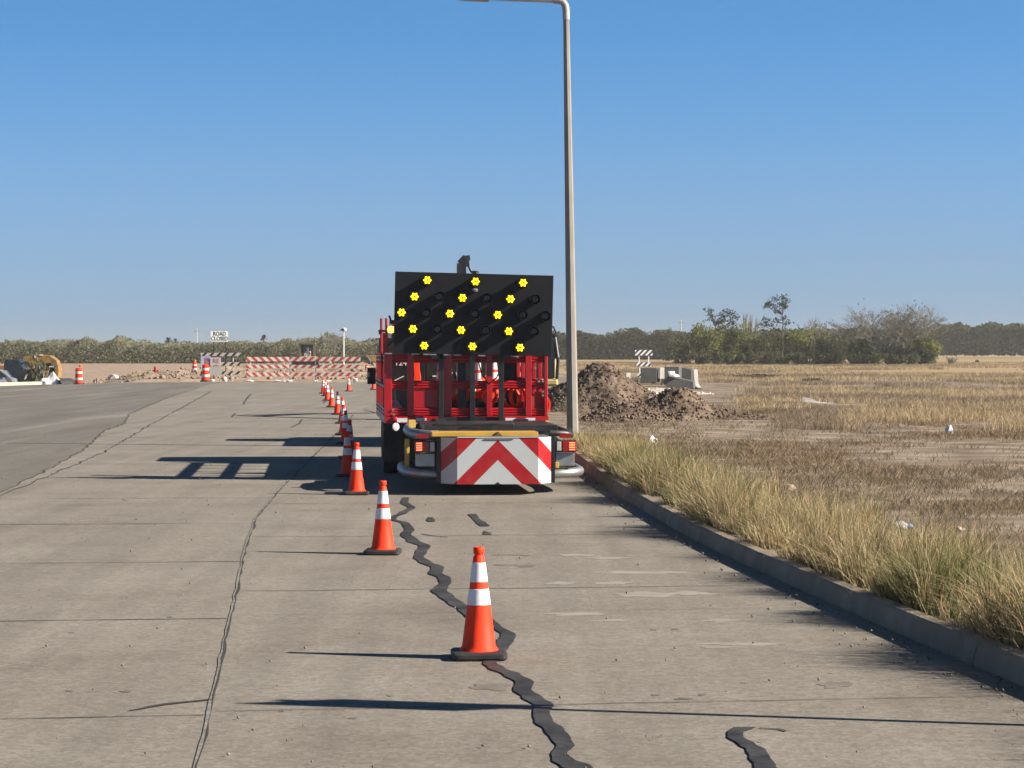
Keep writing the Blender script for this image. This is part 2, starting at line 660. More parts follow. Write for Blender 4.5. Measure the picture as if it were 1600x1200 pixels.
M_DIRT = ground_mat('bare_soil', [(0.32, (0.15, 0.112, 0.08)), (0.44, (0.25, 0.19, 0.138)), (0.54, (0.335, 0.264, 0.198)), (0.66, (0.48, 0.395, 0.31))],
                    1.1, 14, bump=1.0, stretch=(0.6, 0.8, 1), extra=terrain_extra)
ter = fast_mesh('terrain', V, lp, np.full(len(i0), 4), M_DIRT)
tag(ter, kind='structure')


def poly_sheet(name, pts, z, m, label=None):
    bm = bmesh.new()
    vs = [bm.verts.new((x, y, z)) for x, y in pts]
    es = [bm.edges.new((vs[i], vs[(i + 1) % len(vs)])) for i in range(len(vs))]
    bmesh.ops.triangle_fill(bm, edges=es, use_beauty=True)
    bmesh.ops.recalc_face_normals(bm, faces=bm.faces)
    for f in bm.faces:
        if f.normal.z < 0:
            f.normal_flip()
    me = bpy.data.meshes.new(name)
    bm.to_mesh(me)
    bm.free()
    me.materials.append(m)
    o = bpy.data.objects.new(name, me)
    COL.objects.link(o)
    return tag(o, kind='structure')


def road_extra(N, L, tc, out):
    # long faint wheel and drag streaks, small dark pits
    mp = N.new('ShaderNodeMapping')
    mp.inputs['Scale'].default_value = (2.6, 0.07, 1)
    mp.inputs['Rotation'].default_value = (0, 0, -0.08)
    L.new(tc.outputs['Object'], mp.inputs['Vector'])
    nz = N.new('ShaderNodeTexNoise')
    nz.inputs['Scale'].default_value = 1.0
    nz.inputs['Detail'].default_value = 6
    L.new(mp.outputs[0], nz.inputs['Vector'])
    rp = N.new('ShaderNodeValToRGB')
    rp.color_ramp.elements[0].position = 0.3
    rp.color_ramp.elements[0].color = (0.87, 0.865, 0.855, 1)
    rp.color_ramp.elements[1].position = 0.7
    rp.color_ramp.elements[1].color = (1.09, 1.088, 1.085, 1)
    L.new(nz.outputs['Fac'], rp.inputs['Fac'])
    mx = N.new('ShaderNodeMix')
    mx.data_type = 'RGBA'
    mx.blend_type = 'MULTIPLY'
    mx.inputs['Factor'].default_value = 1
    L.new(out, mx.inputs['A'])
    L.new(rp.outputs['Color'], mx.inputs['B'])
    vo = N.new('ShaderNodeTexVoronoi')
    vo.inputs['Scale'].default_value = 1.7
    L.new(tc.outputs['Object'], vo.inputs['Vector'])
    lt = N.new('ShaderNodeMath')
    lt.operation = 'LESS_THAN'
    lt.inputs[1].default_value = 0.035
    L.new(vo.outputs['Distance'], lt.inputs[0])
    m2 = N.new('ShaderNodeMix')
    m2.data_type = 'RGBA'
    L.new(lt.outputs[0], m2.inputs['Factor'])
    L.new(mx.outputs['Result'], m2.inputs['A'])
    m2.inputs['B'].default_value = (0.1, 0.085, 0.075, 1)
    v2 = N.new('ShaderNodeTexVoronoi')
    v2.inputs['Scale'].default_value = 26
    L.new(tc.outputs['Object'], v2.inputs['Vector'])
    rg = N.new('ShaderNodeSeparateColor')
    L.new(v2.outputs['Color'], rg.inputs[0])
    r3 = N.new('ShaderNodeValToRGB')
    r3.color_ramp.elements[0].position = 0.0
    r3.color_ramp.elements[0].color = (0.78, 0.77, 0.75, 1)
    r3.color_ramp.elements[1].position = 1.0
    r3.color_ramp.elements[1].color = (1.16, 1.16, 1.16, 1)
    L.new(rg.outputs[0], r3.inputs['Fac'])
    m3 = N.new('ShaderNodeMix')
    m3.data_type = 'RGBA'
    m3.blend_type = 'MULTIPLY'
    m3.inputs['Factor'].default_value = 0.75
    L.new(m2.outputs['Result'], m3.inputs['A'])
    L.new(r3.outputs['Color'], m3.inputs['B'])
    mp2 = N.new('ShaderNodeMapping')
    mp2.inputs['Scale'].default_value = (0.5, 7, 1)
    mp2.inputs['Rotation'].default_value = (0, 0, -0.1)
    L.new(tc.outputs['Object'], mp2.inputs['Vector'])
    n5 = N.new('ShaderNodeTexNoise')
    n5.inputs['Scale'].default_value = 1.0
    n5.inputs['Detail'].default_value = 7
    n5.inputs['Roughness'].default_value = 0.7
    L.new(mp2.outputs[0], n5.inputs['Vector'])
    r5 = N.new('ShaderNodeValToRGB')
    r5.color_ramp.elements[0].position = 0.35
    r5.color_ramp.elements[0].color = (0.955, 0.95, 0.945, 1)
    r5.color_ramp.elements[1].position = 0.7
    r5.color_ramp.elements[1].color = (1.045, 1.045, 1.045, 1)
    L.new(n5.outputs['Fac'], r5.inputs['Fac'])
    m5 = N.new('ShaderNodeMix')
    m5.data_type = 'RGBA'
    m5.blend_type = 'MULTIPLY'
    m5.inputs['Factor'].default_value = 1.0
    L.new(m3.outputs['Result'], m5.inputs['A'])
    L.new(r5.outputs['Color'], m5.inputs['B'])
    return m5.outputs['Result']


M_ROAD = ground_mat('road_concrete', [(0.3, (0.245, 0.216, 0.182)), (0.46, (0.295, 0.265, 0.228)), (0.58, (0.315, 0.286, 0.248)), (0.72, (0.35, 0.32, 0.282))], 0.5, 38, bump=0.25, extra=road_extra, rough=0.85)
M_ASPH = ground_mat('worn_asphalt', [(0.3, (0.172, 0.158, 0.141)), (0.46, (0.205, 0.190, 0.170)), (0.58, (0.238, 0.222, 0.199)), (0.68, (0.32, 0.298, 0.266))], 0.7, 30, bump=0.25, stretch=(1.0, 0.09, 1), rough=0.85, extra=road_extra)
edge = [(float(kx(y)) + 0.02, y) for y in np.arange(-6, 145, 1.0)]
poly_sheet('road', edge + [(-6, 144.2), (-13, 143.6), (-20, 144), (-24.5, 141.5), (-27.4, 134), (-29.5, 126.5), (-34, 118), (-60, 108), (-60, -6)], 0.0, M_ROAD)
aspts = [G(-40, 788), G(0, 770), G(60, 741), G(130, 704), G(165, 672), G(195, 662), G(200, 648), G(260, 622), G(310, 606), G(330, 600)]
jit = []
for (a, b) in zip(aspts[:-1], aspts[1:]):
    for i in range(30):
        t = i / 30
        xx_, yy_ = a[0] + (b[0] - a[0]) * t, a[1] + (b[1] - a[1]) * t
        jit.append((xx_ + 0.06 * mnoise.noise((xx_, yy_ * 0.7, 3)), yy_))
jit.append(aspts[-1])
poly_sheet('side_road', [(-8, 20)] + jit + [(-17.5, 142.6), (-20, 143.4), (-24.1, 141), (-27.1, 133.5), (-29.2, 126.2), (-33.8, 117.6), (-59, 107.6), (-59, 20)], 0.004, M_ASPH)

# kerb: swept profile with open joints
prof = [(0.0, -0.05), (0.0, 0.02), (0.018, 0.10), (0.035, 0.135), (0.06, 0.15), (0.145, 0.155), (0.155, 0.15), (0.16, -0.05)]
kb = MB()
ys = list(np.arange(-4, 145, 3.05))
for ya, yb in zip(ys[:-1], ys[1:]):
    yl = np.linspace(ya + 0.006, yb - 0.006, 8)
    vs, fs = [], []
    for i, y in enumerate(yl):
        x0 = float(kx(y))
        hd = (float(kx(y + 0.5)) - float(kx(y - 0.5)))
        for (u, z) in prof:
            w = mnoise.noise((x0 + u * 9, y * 2.5, z * 9)) * 0.006
            vs.append((x0 + u + w, y - hd * u, z + w * 0.5))
    n = len(prof)
    for i in range(len(yl) - 1):
        for k in range(n - 1):
            fs.append((i * n + k, (i + 1) * n + k, (i + 1) * n + k + 1, i * n + k + 1))
    fs.append(tuple(range(n)))
    fs.append(tuple((len(yl) - 1) * n + k for k in range(n - 1, -1, -1)))
    kb.add(vs, fs)
M_KERB = mat('kerb_concrete', (0.36, 0.285, 0.205), 0.85, var=0.2, scale=3, bump=0.5, bscale=60, dirt=(0.13, 0.105, 0.08), dirt_amt=0.7)
tag(kb.build('kerb', M_KERB), kind='structure')
kb = MB()
kp = [(-27.6, 133.2), (-29.6, 126.5), (-34.1, 118), (-45, 113.2), (-60, 108)]
for a, b in zip(kp[:-1], kp[1:]):
    kb.bar((*a, 0.06), (*b, 0.06), 0.3, 0.24)
M_KERBP = mat('pale_kerb', (0.5, 0.45, 0.35), 0.85, var=0.15, scale=2)
tag(kb.build('side_kerb', M_KERBP), kind='structure')

# joints, cracks and sealant on the pavement
M_JOINT = mat('joint_filler', (0.045, 0.04, 0.037), 0.85, var=0.3, scale=2)
M_SEAL = mat('crack_sealant', (0.042, 0.04, 0.04), 0.6, var=0.3, scale=7, bump=0.1, dirt=(0.16, 0.15, 0.14), dirt_amt=0.5, spec=0.2)
M_SPALL = mat('spalled_joint', (0.22, 0.205, 0.18), 0.9, var=0.4, scale=9)


def ribbon(mb, pts, z):
    """pts: (x, y, half width) on the ground; width across the run"""
    vs = []
    n = len(pts)
    for i, (x, y, w) in enumerate(pts):
        a = pts[max(i - 1, 0)]
        b = pts[min(i + 1, n - 1)]
        dx, dy = b[0] - a[0], b[1] - a[1]
        l = math.hypot(dx, dy) or 1
        vs += [(x - dy / l * w, y + dx / l * w, z), (x + dy / l * w, y - dx / l * w, z)]
    mb.add(vs, [(2 * i, 2 * i + 1, 2 * i + 3, 2 * i + 2) for i in range(n - 1)])


def subdivide(pts, step, wig):
    out = []
    for (a, b) in zip(pts[:-1], pts[1:]):
        n = max(1, int(math.hypot(b[0] - a[0], b[1] - a[1]) / step))
        for i in range(n):
            t = i / n
            out.append((a[0] + (b[0] - a[0]) * t + random.uniform(-wig, wig), a[1] + (b[1] - a[1]) * t + random.uniform(-wig, wig)))
    out.append(pts[-1])
    return out


jm = MB()
LJ = [(300, 1225), (305, 1200), (318, 1150), (330, 1095), (345, 1030), (355, 985), (370, 920), (378, 880), (385, 850), (400, 810), (440, 762), (480, 722), (505, 698), (535, 668), (552, 648)]
ljw = [G(*p) for p in LJ]


def lj_x(y):
    ys_ = [p[1] for p in ljw]
    return float(np.interp(y, ys_, [p[0] for p in ljw]))


# transverse joints across the left lanes and the right lane
for k, yc in enumerate([12.55, 17.05, 21.6, 26.3, 30.8, 35.4, 40, 45.6, 52, 58, 64, 71, 78, 86, 95, 104, 114, 124]):
    hd = (float(kx(yc + 3)) - float(kx(yc - 3))) / 6
    xl = lj_x(yc)
    left = []
    x = xl
    while x > xl - 9 - yc * 0.08:
        left.append((x, yc - hd * (x - 0.0), (0.008 + yc * 0.00024) * random.uniform(0.3, 1.3)))
        x -= 0.35
    ribbon(jm, [(a, b + random.uniform(-.012, .012), w) for a, b, w in left], 0.0045)
for yc, amp, w0 in [(12.68, .012, .006), (17.25, .006, .003), (18.95, .02, .011), (24.4, .02, .010), (26.6, .01, .005), (29.6, .02, .012), (36.5, .02, .01), (55, .02, .012), (66, .02, .012)]:
    hd = (float(kx(yc + 3)) - float(kx(yc - 3))) / 6
    pts = []
    x = lj_x(yc) + 0.05
    while x < kx(yc) - 0.05:
        pts.append((x, yc - hd * x + random.uniform(-amp, amp), w0 * random.uniform(0.55, 1.2)))
        x += 0.28
    ribbon(jm, pts, 0.0048)
# double crack along the seam of the side road
for line in ([(-20, 782), (0, 770), (60, 741), (130, 704), (165, 672), (195, 662), (200, 648), (260, 622), (310, 606)], [(-20, 788), (0, 776), (90, 738), (165, 706), (235, 664), (330, 612)]):
    pp = subdivide([G(*p) for p in line], 0.5, 0.05)
    ribbon(jm, [(x, y, (0.006 + 0.00016 * y) * random.uniform(0.4, 1.4)) for x, y in pp], 0.0085)
ribbon(jm, [(*G(px, py), w) for px, py, w in ((200, 1113, .006), (215, 1110.5, .014), (235, 1106, .022), (260, 1102, .024), (285, 1099.5, .02), (310, 1097, .018), (328, 1095, .02))], 0.0056)
# short loose cracks
for line in ([(455, 668), (468, 662), (472, 655)], [(380, 632), (386, 622), (392, 616)], [(505, 630), (512, 624)], [(568, 640), (590, 646)], [(362, 652), (368, 646)], [(1190, 1140), (1215, 1142), (1230, 1145)],
             [(770, 868), (800, 868), (828, 869)], [(660, 835), (676, 838), (700, 840)]):
    pp = subdivide([G(*p) for p in line], 0.25, 0.02)
    ribbon(jm, [(x, y, 0.008 + 0.00025 * y) for x, y in pp], 0.0052)
tag(jm.build('pavement_joint', M_JOINT), kind='structure')
sm = MB()
pp = subdivide(ljw, 0.3, 0.006)
ribbon(sm, [(x, y, (0.008 + 0.0004 * y) * random.uniform(0.7, 1.25)) for x, y in pp], 0.0044)
tag(sm.build('lane_joint', M_SPALL), kind='structure')
sm = MB()
ribbon(sm, [(x + random.uniform(.0, .015), y, (0.003 + 0.00028 * y) * random.uniform(0.1, 1.4)) for x, y in pp], 0.0062)
tag(sm.build('lane_joint_crack', M_JOINT), kind='structure')


def seal(mb, pts, z=0.0068):
    """px outline (x, y, width): a run of brushed-on sealant, width across the picture's x"""
    P = []
    for (a, b) in zip(pts[:-1], pts[1:]):
        n = 5
        for i in range(n):
            t = i / n
            t2 = t * t * (3 - 2 * t)
            P.append((a[0] + (b[0] - a[0]) * t2, a[1] + (b[1] - a[1]) * t, a[2] + (b[2] - a[2]) * t))
    P.append(pts[-1])
    vs = []
    for x, y, w in P:
        w *= random.uniform(0.95, 1.05)
        x += random.uniform(-.4, .4)
        l = G(x - w / 2, y)
        r = G(x + w / 2, y)
        vs += [(l[0], l[1], z), (r[0], r[1], z)]
    mb.add(vs, [(2 * i, 2 * i + 1, 2 * i + 3, 2 * i + 2) for i in range(len(P) - 1)])


sl = MB()
seal(sl, [(634, 778, 10), (632, 786, 13), (643, 794, 12), (630, 802, 14), (617, 808, 10), (614, 812, 9), (634, 819, 13), (640, 828, 16), (634, 836, 16), (645, 846, 20), (664, 854, 18),
          (658, 864, 18), (654, 872, 16), (664, 879, 20), (684, 888, 20), (680, 897, 22), (694, 904, 20), (696, 912, 18), (690, 918, 20), (686, 924, 26), (698, 934, 24), (712, 944, 24), (728, 953, 26), (738, 964, 24), (748, 974, 10)])
seal(sl, [(768, 968, 4), (776, 980, 14), (795, 994, 24), (790, 1003, 26), (783, 1014, 24), (776, 1026, 20), (765, 1038, 22), (776, 1046, 26), (800, 1056, 28), (820, 1068, 30), (816, 1080, 28),
          (832, 1092, 32), (850, 1104, 32), (846, 1116, 26), (850, 1130, 30), (866, 1142, 32), (876, 1156, 32), (884, 1168, 28), (874, 1180, 24), (880, 1190, 34), (900, 1200, 50), (915, 1210, 40)])
seal(sl, [(1164, 1139, 36), (1150, 1147, 24), (1150, 1154, 26), (1168, 1166, 26), (1182, 1174, 30), (1188, 1186, 32), (1196, 1198, 34), (1200, 1212, 36)])
seal(sl, [(738, 804, 14), (744, 812, 10), (752, 818, 16), (758, 823, 14)])
seal(sl, [(672, 809, 6), (673, 813, 14), (674, 816, 10)])
seal(sl, [(757, 831, 3), (761, 834, 12), (762, 836, 14)])
tag(sl.build('crack_sealant', M_SEAL), kind='structure')
# scraped pale marks and dark drips
M_SCRAPE = mat('pale_scrape', (0.325, 0.297, 0.255), 0.9, var=0.14, scale=5)
M_DRIP = mat('oil_drip', (0.19, 0.165, 0.14), 0.8, var=0.3, scale=5)


def blob(mb, px, py, w, h, z, n=48):
    vs = []
    for i in range(n):
        a = 2 * math.pi * i / n
        k = 0.8 + 0.55 * mnoise.noise((math.cos(a) * 1.3 + px, math.sin(a) * 1.3 + py, 0)) + 0.3 * mnoise.noise((math.cos(a) * 4 + px, math.sin(a) * 4 + py, 2))
        x, y = G(px + math.cos(a) * w * k, py + math.sin(a) * h * k)
        vs.append((x, y, z))
    mb.add(vs, [tuple(range(n - 1, -1, -1))])


sc_, dr = MB(), MB()
for (px, py, w, h) in [(1162, 1007, 72, 4), (1000, 895, 90, 4), (905, 960, 60, 4), (955, 970, 40, 3), (1125, 970, 30, 4), (1010, 930, 60, 7), (1085, 928, 40, 6), (950, 872, 35, 3), (905, 868, 40, 3), (1120, 1012, 30, 3), (960, 912, 30, 4), (880, 912, 26, 4)]:
    blob(sc_, px, py, w, h * 0.7, 0.0012 + 0.00006 * len(sc_.f))
for (px, py, w, h) in [(790, 883, 22, 2), (820, 884, 24, 3), (765, 1074, 40, 7), (1310, 1071, 32, 6), (1025, 1087, 10, 2), (1070, 1093, 16, 2), (1098, 1087, 8, 2), (1022, 985, 6, 2), (1055, 984, 6, 1.5), (1165, 1068, 8, 1.5),
                       (108, 1081, 7, 2), (195, 1082, 10, 1.5), (110, 989, 5, 1.5), (265, 965, 5, 1), (550, 1124, 8, 1.5), (440, 1112, 6, 1.5), (610, 1088, 6, 2)]:
    blob(dr, px, py, w, h, 0.0021 + 0.00004 * len(dr.f))
tag(sc_.build('pavement_scrape', M_SCRAPE), kind='structure')
tag(dr.build('pavement_stain', M_DRIP), kind='structure')

# ------------------------------------------------------------------ traffic cones
H_C = 0.711


def cone_r(z):
    return 0.118 + (0.028 - 0.118) * (z / H_C)


def make_cone():
    root = thing('traffic_cone', 'x', 'traffic cone', group='orange traffic cones along the closed lane')
    b = MB()
    n = 28
    out = []
    for (s, z) in ((0.172, 0.0), (0.178, 0.012), (0.178, 0.034), (0.166, 0.043), (0.12, 0.048)):
        ring = []
        for k in range(n):
            a = 2 * math.pi * k / n
            c, si = math.cos(a), math.sin(a)
            e = 0.22
            x = math.copysign(abs(c) ** e, c) * s
            y = math.copysign(abs(si) ** e, si) * s
            m_ = max(abs(c), abs(si))
            x, y = (x if abs(x) < s else math.copysign(s, x)), (y if abs(y) < s else math.copysign(s, y))
            ring.append((x, y, z))
        out.append(ring)
    vs = [p for r_ in out for p in r_]
    fs = []
    for i in range(len(out) - 1):
        for k in range(n):
            fs.append((i * n + k, i * n + (k + 1) % n, (i + 1) * n + (k + 1) % n, (i + 1) * n + k))
    fs.append(tuple(range(n - 1, -1, -1)))
    fs.append(tuple((len(out) - 1) * n + k for k in range(n)))
    b.add(vs, fs)
    b.build('base', M_RUBBER, root)
    c = MB()
    z1 = 0.645
    c.lathe([(0.128, 0.046), (0.122, 0.056), (cone_r(0.075), 0.075), (cone_r(0.3), 0.3), (cone_r(0.5), 0.5), (cone_r(z1), z1), (cone_r(z1) - 0.004, z1 + 0.006), (0.028, z1 + 0.014), (0.029, z1 + 0.02), (0.035, z1 + 0.028), (0.035, 0.704), (0.03, 0.711), (0.022, 0.711), (0.02, 0.69), (0.001, 0.69)], 32)
    c.build('body', M_ORANGE, root, smooth=True)
    for za, zb in ((0.340, 0.444), (0.487, 0.612)):
        k = MB()
        k.lathe([(cone_r(za) + 0.0005, za), (cone_r(za) + 0.003, za + 0.002), (cone_r(zb) + 0.003, zb - 0.002), (cone_r(zb) + 0.0005, zb)], 32)
        k.build('reflective_collar', M_COLLAR, root, smooth=True)
    return root


cone0 = make_cone()
cones = [
    (748, 1029, 'nearest traffic cone, standing on the wide dark crack sealant'),
    (598, 866, 'second nearest traffic cone, alone on sunlit concrete left of the sealed crack'),
    (557, 773, 'third cone from the camera, lower half in the shadow of the truck'),
    (543, 745, 'fourth cone from the camera, wholly in truck shadow, overlapped by the third'),
    (546, 717, 'fifth cone from the camera, its lit tip rising above the fourth'),
    (540, 694, 'sixth cone from the camera, with shaded base and sunlit tip'),
    (537, 680, 'seventh cone from the camera, mostly hidden behind the sixth'),
    (535, 662, 'eighth cone from the camera, sunlit, beside the thin shadow lines'),
    (527.5, 648, 'ninth cone from the camera, sunlit, in the receding line'),
    (518, 636.5, 'tenth cone from the camera, sunlit and clear of its neighbours'),
    (511.5, 626, 'eleventh cone from the camera in the receding line'),
    (508.8, 618.8, 'twelfth cone from the camera, second from the far end of the line'),
    (505, 615, 'farthest cone of the receding line, just left of the twelfth'),
    (545, 611.6, 'cone standing apart on the right, before the red striped barricades'),
    (583.6, 609, 'cone half hidden under the black mirror of the red truck'),
]
lean_ = random.Random(3)
for i, (px, py, lab) in enumerate(cones):
    x, y = G(px, py)
    if i == 0:
        cone0.location = (x, y, 0.006)
        cone0.rotation_euler = (0, 0, R(4))
        cone0['label'] = lab
    else:
        dup(cone0, (x, y, 0.004 if i < 2 else 0.006), (R(lean_.uniform(-.5, .5)), R(lean_.uniform(-.6, .6)), R(random.uniform(-12, 12))), lab)

# ------------------------------------------------------------------ orange drums
def make_drum():
    root = thing('traffic_drum', 'x', 'traffic drum', group='orange and white traffic drums')
    b = MB()
    b.lathe([(0.30, 0), (0.31, 0.02), (0.31, 0.07), (0.26, 0.1), (0.24, 0.1)], 24)
    b.build('base_ring', M_RUBBER, root)
    c = MB()
    pr = [(0.232, 0.06), (0.232, 0.25), (0.222, 0.26), (0.222, 0.44), (0.212, 0.45), (0.212, 0.62), (0.202, 0.63), (0.202, 0.78), (0.192, 0.79), (0.192, 0.95), (0.17, 0.97), (0.06, 0.97), (0.05, 1.0), (0.001, 1.0)]
    c.lathe(pr, 24)
    c.build('body', M_ORANGE, root, smooth=True)
    for z0, r in ((0.28, 0.222), (0.65, 0.202)):
        k = MB()
        k.lathe([(r + 0.0005, z0), (r + 0.004, z0 + 0.003), (r + 0.004, z0 + 0.127), (r + 0.0005, z0 + 0.13)], 24)
        k.build('reflective_band', M_COLLAR, root, smooth=True)
    return root


M_BEACON = mat('amber_lens', (0.85, 0.3, 0.02), 0.3)
drum0 = make_drum()
drums = [(123, 600.5, 'drum with an amber lamp beside the black pipe at far left', True), (321, 593.5, 'drum with an amber lamp before the striped barricade and banner', True),
         (304, 586, 'smaller drum far behind, left of the road closed sign', False), (573, 590, 'short orange barrel on the dirt beside the mirror of the red truck', False)]
for i, (px, py, lab, lamp) in enumerate(drums):
    x, y = G(px, py)
    if i == 2:
        x, y = (px - 800) * 166 / F_PX, 166.0
    if i == 1:
        x, y = (px - 800) * 145.2 / F_PX, 145.2
    z = float(ground_z(x, y)) if y > 147 else 0.0
    if i == 0:
        z = -0.02
    if i == 0:
        d = drum0
        d.location = (x, y, z)
        d['label'] = lab
    else:
        d = dup(drum0, (x, y, z), (0, 0, 0.4 * i), lab, scale=(1.1, 1.1, 1.12) if i < 2 else (0.8, 0.8, 0.8) if i == 2 else (0.6, 0.6, 0.5))
    if lamp:
        b = MB()
        b.lathe([(0.035, 1.0), (0.035, 1.05), (0.001, 1.05)], 10, Matrix.Translation((0.09, 0, -0.03)))
        M = Matrix.Translation((0.09, 0, 1.1)) @ Matrix.Rotation(R(90), 4, 'X') @ Matrix.Translation((0, 0, -0.04))
        b.lathe([(0.001, 0), (0.075, 0.01), (0.09, 0.04), (0.075, 0.07), (0.001, 0.08)], 14, M)
        b.build('warning_lamp', M_BEACON, d, smooth=True)
#@@PART2

# ------------------------------------------------------------------ red truck with arrow board and crash attenuator
YAW = 0.085
TX, TY = -0.69, 34.7
truck = thing('attenuator_truck', 'red stake bed truck with black arrow board and red and white chevron crash cushion', 'truck', (TX, TY, 0), YAW)


def tx(px):
    return (px - 729) / 102.6


def tz(py):
    return CAM_H + (HORIZON - py) / 102.6


# chassis and bed
m = MB()
for x in (-0.43, 0.43):
    m.box(x - 0.05, x + 0.05, -0.1, 8.0, 0.62, 0.84)
for y in (0.3, 1.5, 3.2, 4.6):
    m.box(-0.38, 0.38, y, y + 0.1, 0.64, 0.8)
m.box(-0.75, -0.45, 3.5, 4.6, 0.45, 0.8)
m.box(0.45, 0.8, 3.4, 4.7, 0.42, 0.8)
m.build('chassis', M_BLACK, truck, bevel=0.01)
m = MB()
m.box(-1.22, 1.22, 0.0, 5.0, 0.9, 0.955)
for y in np.arange(0.3, 5, 0.4):
    m.box(-1.18, 1.18, y, y + 0.06, 0.845, 0.9)
bed = m.build('bed_floor', M_DARKMETAL, truck)
m = MB()
m.box(-1.23, 1.23, -0.06, -0.003, tz(661.5), tz(650.5))
m.box(-1.25, -1.222, -0.06, 5.0, tz(661.5), tz(650.5))
m.box(1.222, 1.25, -0.06, 5.0, tz(661.5), tz(650.5))
sill = m.build('bed_rail', M_RED, truck, bevel=0.006)
for (a, b) in ((tx(620), tx(636)), (tx(650), tx(666)), (tx(789), tx(806)), (tx(820), tx(836))):
    MB().box(a, b, -0.066, -0.061, tz(659.5), tz(653)).build('reflective_tape', M_COLLAR, sill)
for a in np.arange(0.3, 4.8, 0.75):
    MB().box(-1.256, -1.251, a, a + 0.3, tz(659.5), tz(653)).build('reflective_tape', M_COLLAR, sill)
m = MB()
M90 = Matrix.Rotation(R(90), 4, 'X')
m.lathe([(0.045, 0), (0.045, 0.02), (0.03, 0.03), (0.001, 0.032)], 14, Matrix.Translation((tx(615.5), -0.061, tz(655))) @ M90)
m.build('marker_light', M_TAIL, sill, smooth=True)

# stake tailgate: ribbed rails between channel posts, one lower bay closed by a sheet
m = MB()
Z1 = tz(650)
for px, w in ((606, 12), (641.5, 10), (699, 13), (764, 9), (825.5, 9.5), (853, 5)):
    c = tx(px)
    w = w / 102.6 / 2
    m.box(c - w, c + w, -0.055, 0.05, Z1, tz(553))
rails = ((567, 553), (608, 594.5), (650, 637))
for lo, hi in rails:
    m.box(-1.2, 1.2, 0.0, 0.035, tz(lo) + 0.002, tz(hi) - 0.003)
    for k in (0.2, 0.5, 0.8):
        z = tz(lo) + (tz(hi) - tz(lo)) * k
        m.tube([(-1.19, -0.002, z), (1.19, -0.002, z)], 0.017, 8)
m.box(tx(646), tx(692), 0.008, 0.03, tz(637), tz(608))
gate = m.build('tailgate', M_RED, truck, bevel=0.008)
for px, py in ((836, 575), (842, 596), (848, 596), (848, 612), (848, 618), (614, 640), (615, 647)):
    MB().tube([(tx(px), -0.075, tz(py)), (tx(px), -0.04, tz(py))], 0.018, 8).build('latch', M_GALV, gate)
for s in (-1, 1):
    m = MB()
    for y in (0.12, 1.05, 2.05, 3.05, 4.05, 4.93):
        m.box(min(s * 1.19, s * 1.25), max(s * 1.19, s * 1.25), y - 0.045, y + 0.045, 0.957, tz(552))
    for lo, hi in rails:
        m.box(min(s * 1.2, s * 1.235), max(s * 1.2, s * 1.235), 0.06, 4.95, tz(lo), tz(hi))
        for k in (0.25, 0.75):
            z = tz(lo) + (tz(hi) - tz(lo)) * k
            m.tube([(s * 1.238, 0.1, z), (s * 1.238, 4.9, z)], 0.015, 6)
    m.build('stake_side', M_RED, truck, bevel=0.006)
m = MB()
m.box(-1.2, 1.2, 4.97, 5.02, 0.957, 2.2)
m.build('headboard', M_BLACK, truck)

# rear cross member and board struts
m = MB()
m.box(tx(692), tx(779), -0.14, -0.062, tz(664), tz(651))
m.box(-0.9, 0.95, -0.3, -0.14, tz(674), tz(667))
m.build('rear_crossmember', M_BLACK, truck, bevel=0.008)
st = MB()
for px in (688, 736.6, 781.5):
    c = tx(px)
    st.box(c - 0.04, c + 0.04, -0.2, -0.15, tz(672), tz(548))
    st.box(c - 0.07, c + 0.07, -0.24, -0.14, tz(674), tz(666))
st.tube([(tx(745), -0.16, tz(560)), (tx(752), -0.1, tz(585)), (tx(763), -0.08, tz(600)), (tx(775), -0.1, tz(590)), (tx(781), -0.16, tz(575))], 0.012, 6)
st.box(tx(672), tx(694), -0.2, -0.1, tz(561), tz(549))
st.box(tx(780), tx(797), -0.2, -0.1, tz(561), tz(549))
st.build('board_strut', M_BLACK, truck, bevel=0.004)

# arrow board
bw, bh = 2.40, 1.225
board = MB().box(-bw / 2, bw / 2, -0.02, 0.03, -bh / 2, bh / 2).build('arrow_board', M_BOARD, truck, bevel=0.004)
board.location = (tx(738.5), -0.2, tz(491))
board.rotation_euler = (0, 0.0235, 0)
m = MB()
for x in (-0.75, 0, 0.75):
    m.box(x - 0.03, x + 0.03, 0.031, 0.09, -0.6, 0.6)
m.box(-1.15, 1.15, 0.091, 0.13, -0.35, -0.28)
m.box(-1.15, 1.15, 0.091, 0.13, 0.28, 0.35)
m.build('board_frame', M_DARKMETAL, board)
LIT = [(467, 258), (799, 267), (1128, 276), (382, 371), (712, 380), (1043, 388), (295, 480), (628, 488), (958, 497), (376, 593), (707, 601), (1037, 610), (456, 708), (788, 714), (1117, 723)]
OFF = [(555, 370), (882, 382), (1215, 390), (465, 483), (800, 490), (1132, 497), (1290, 505), (545, 595), (878, 603), (1210, 612)]


def lamp_xy(zx, zy):
    k = 2.40 / 1095
    return (zx - 795) * k, -(zy - 490 - (zx - 795) * 0.0255) * k


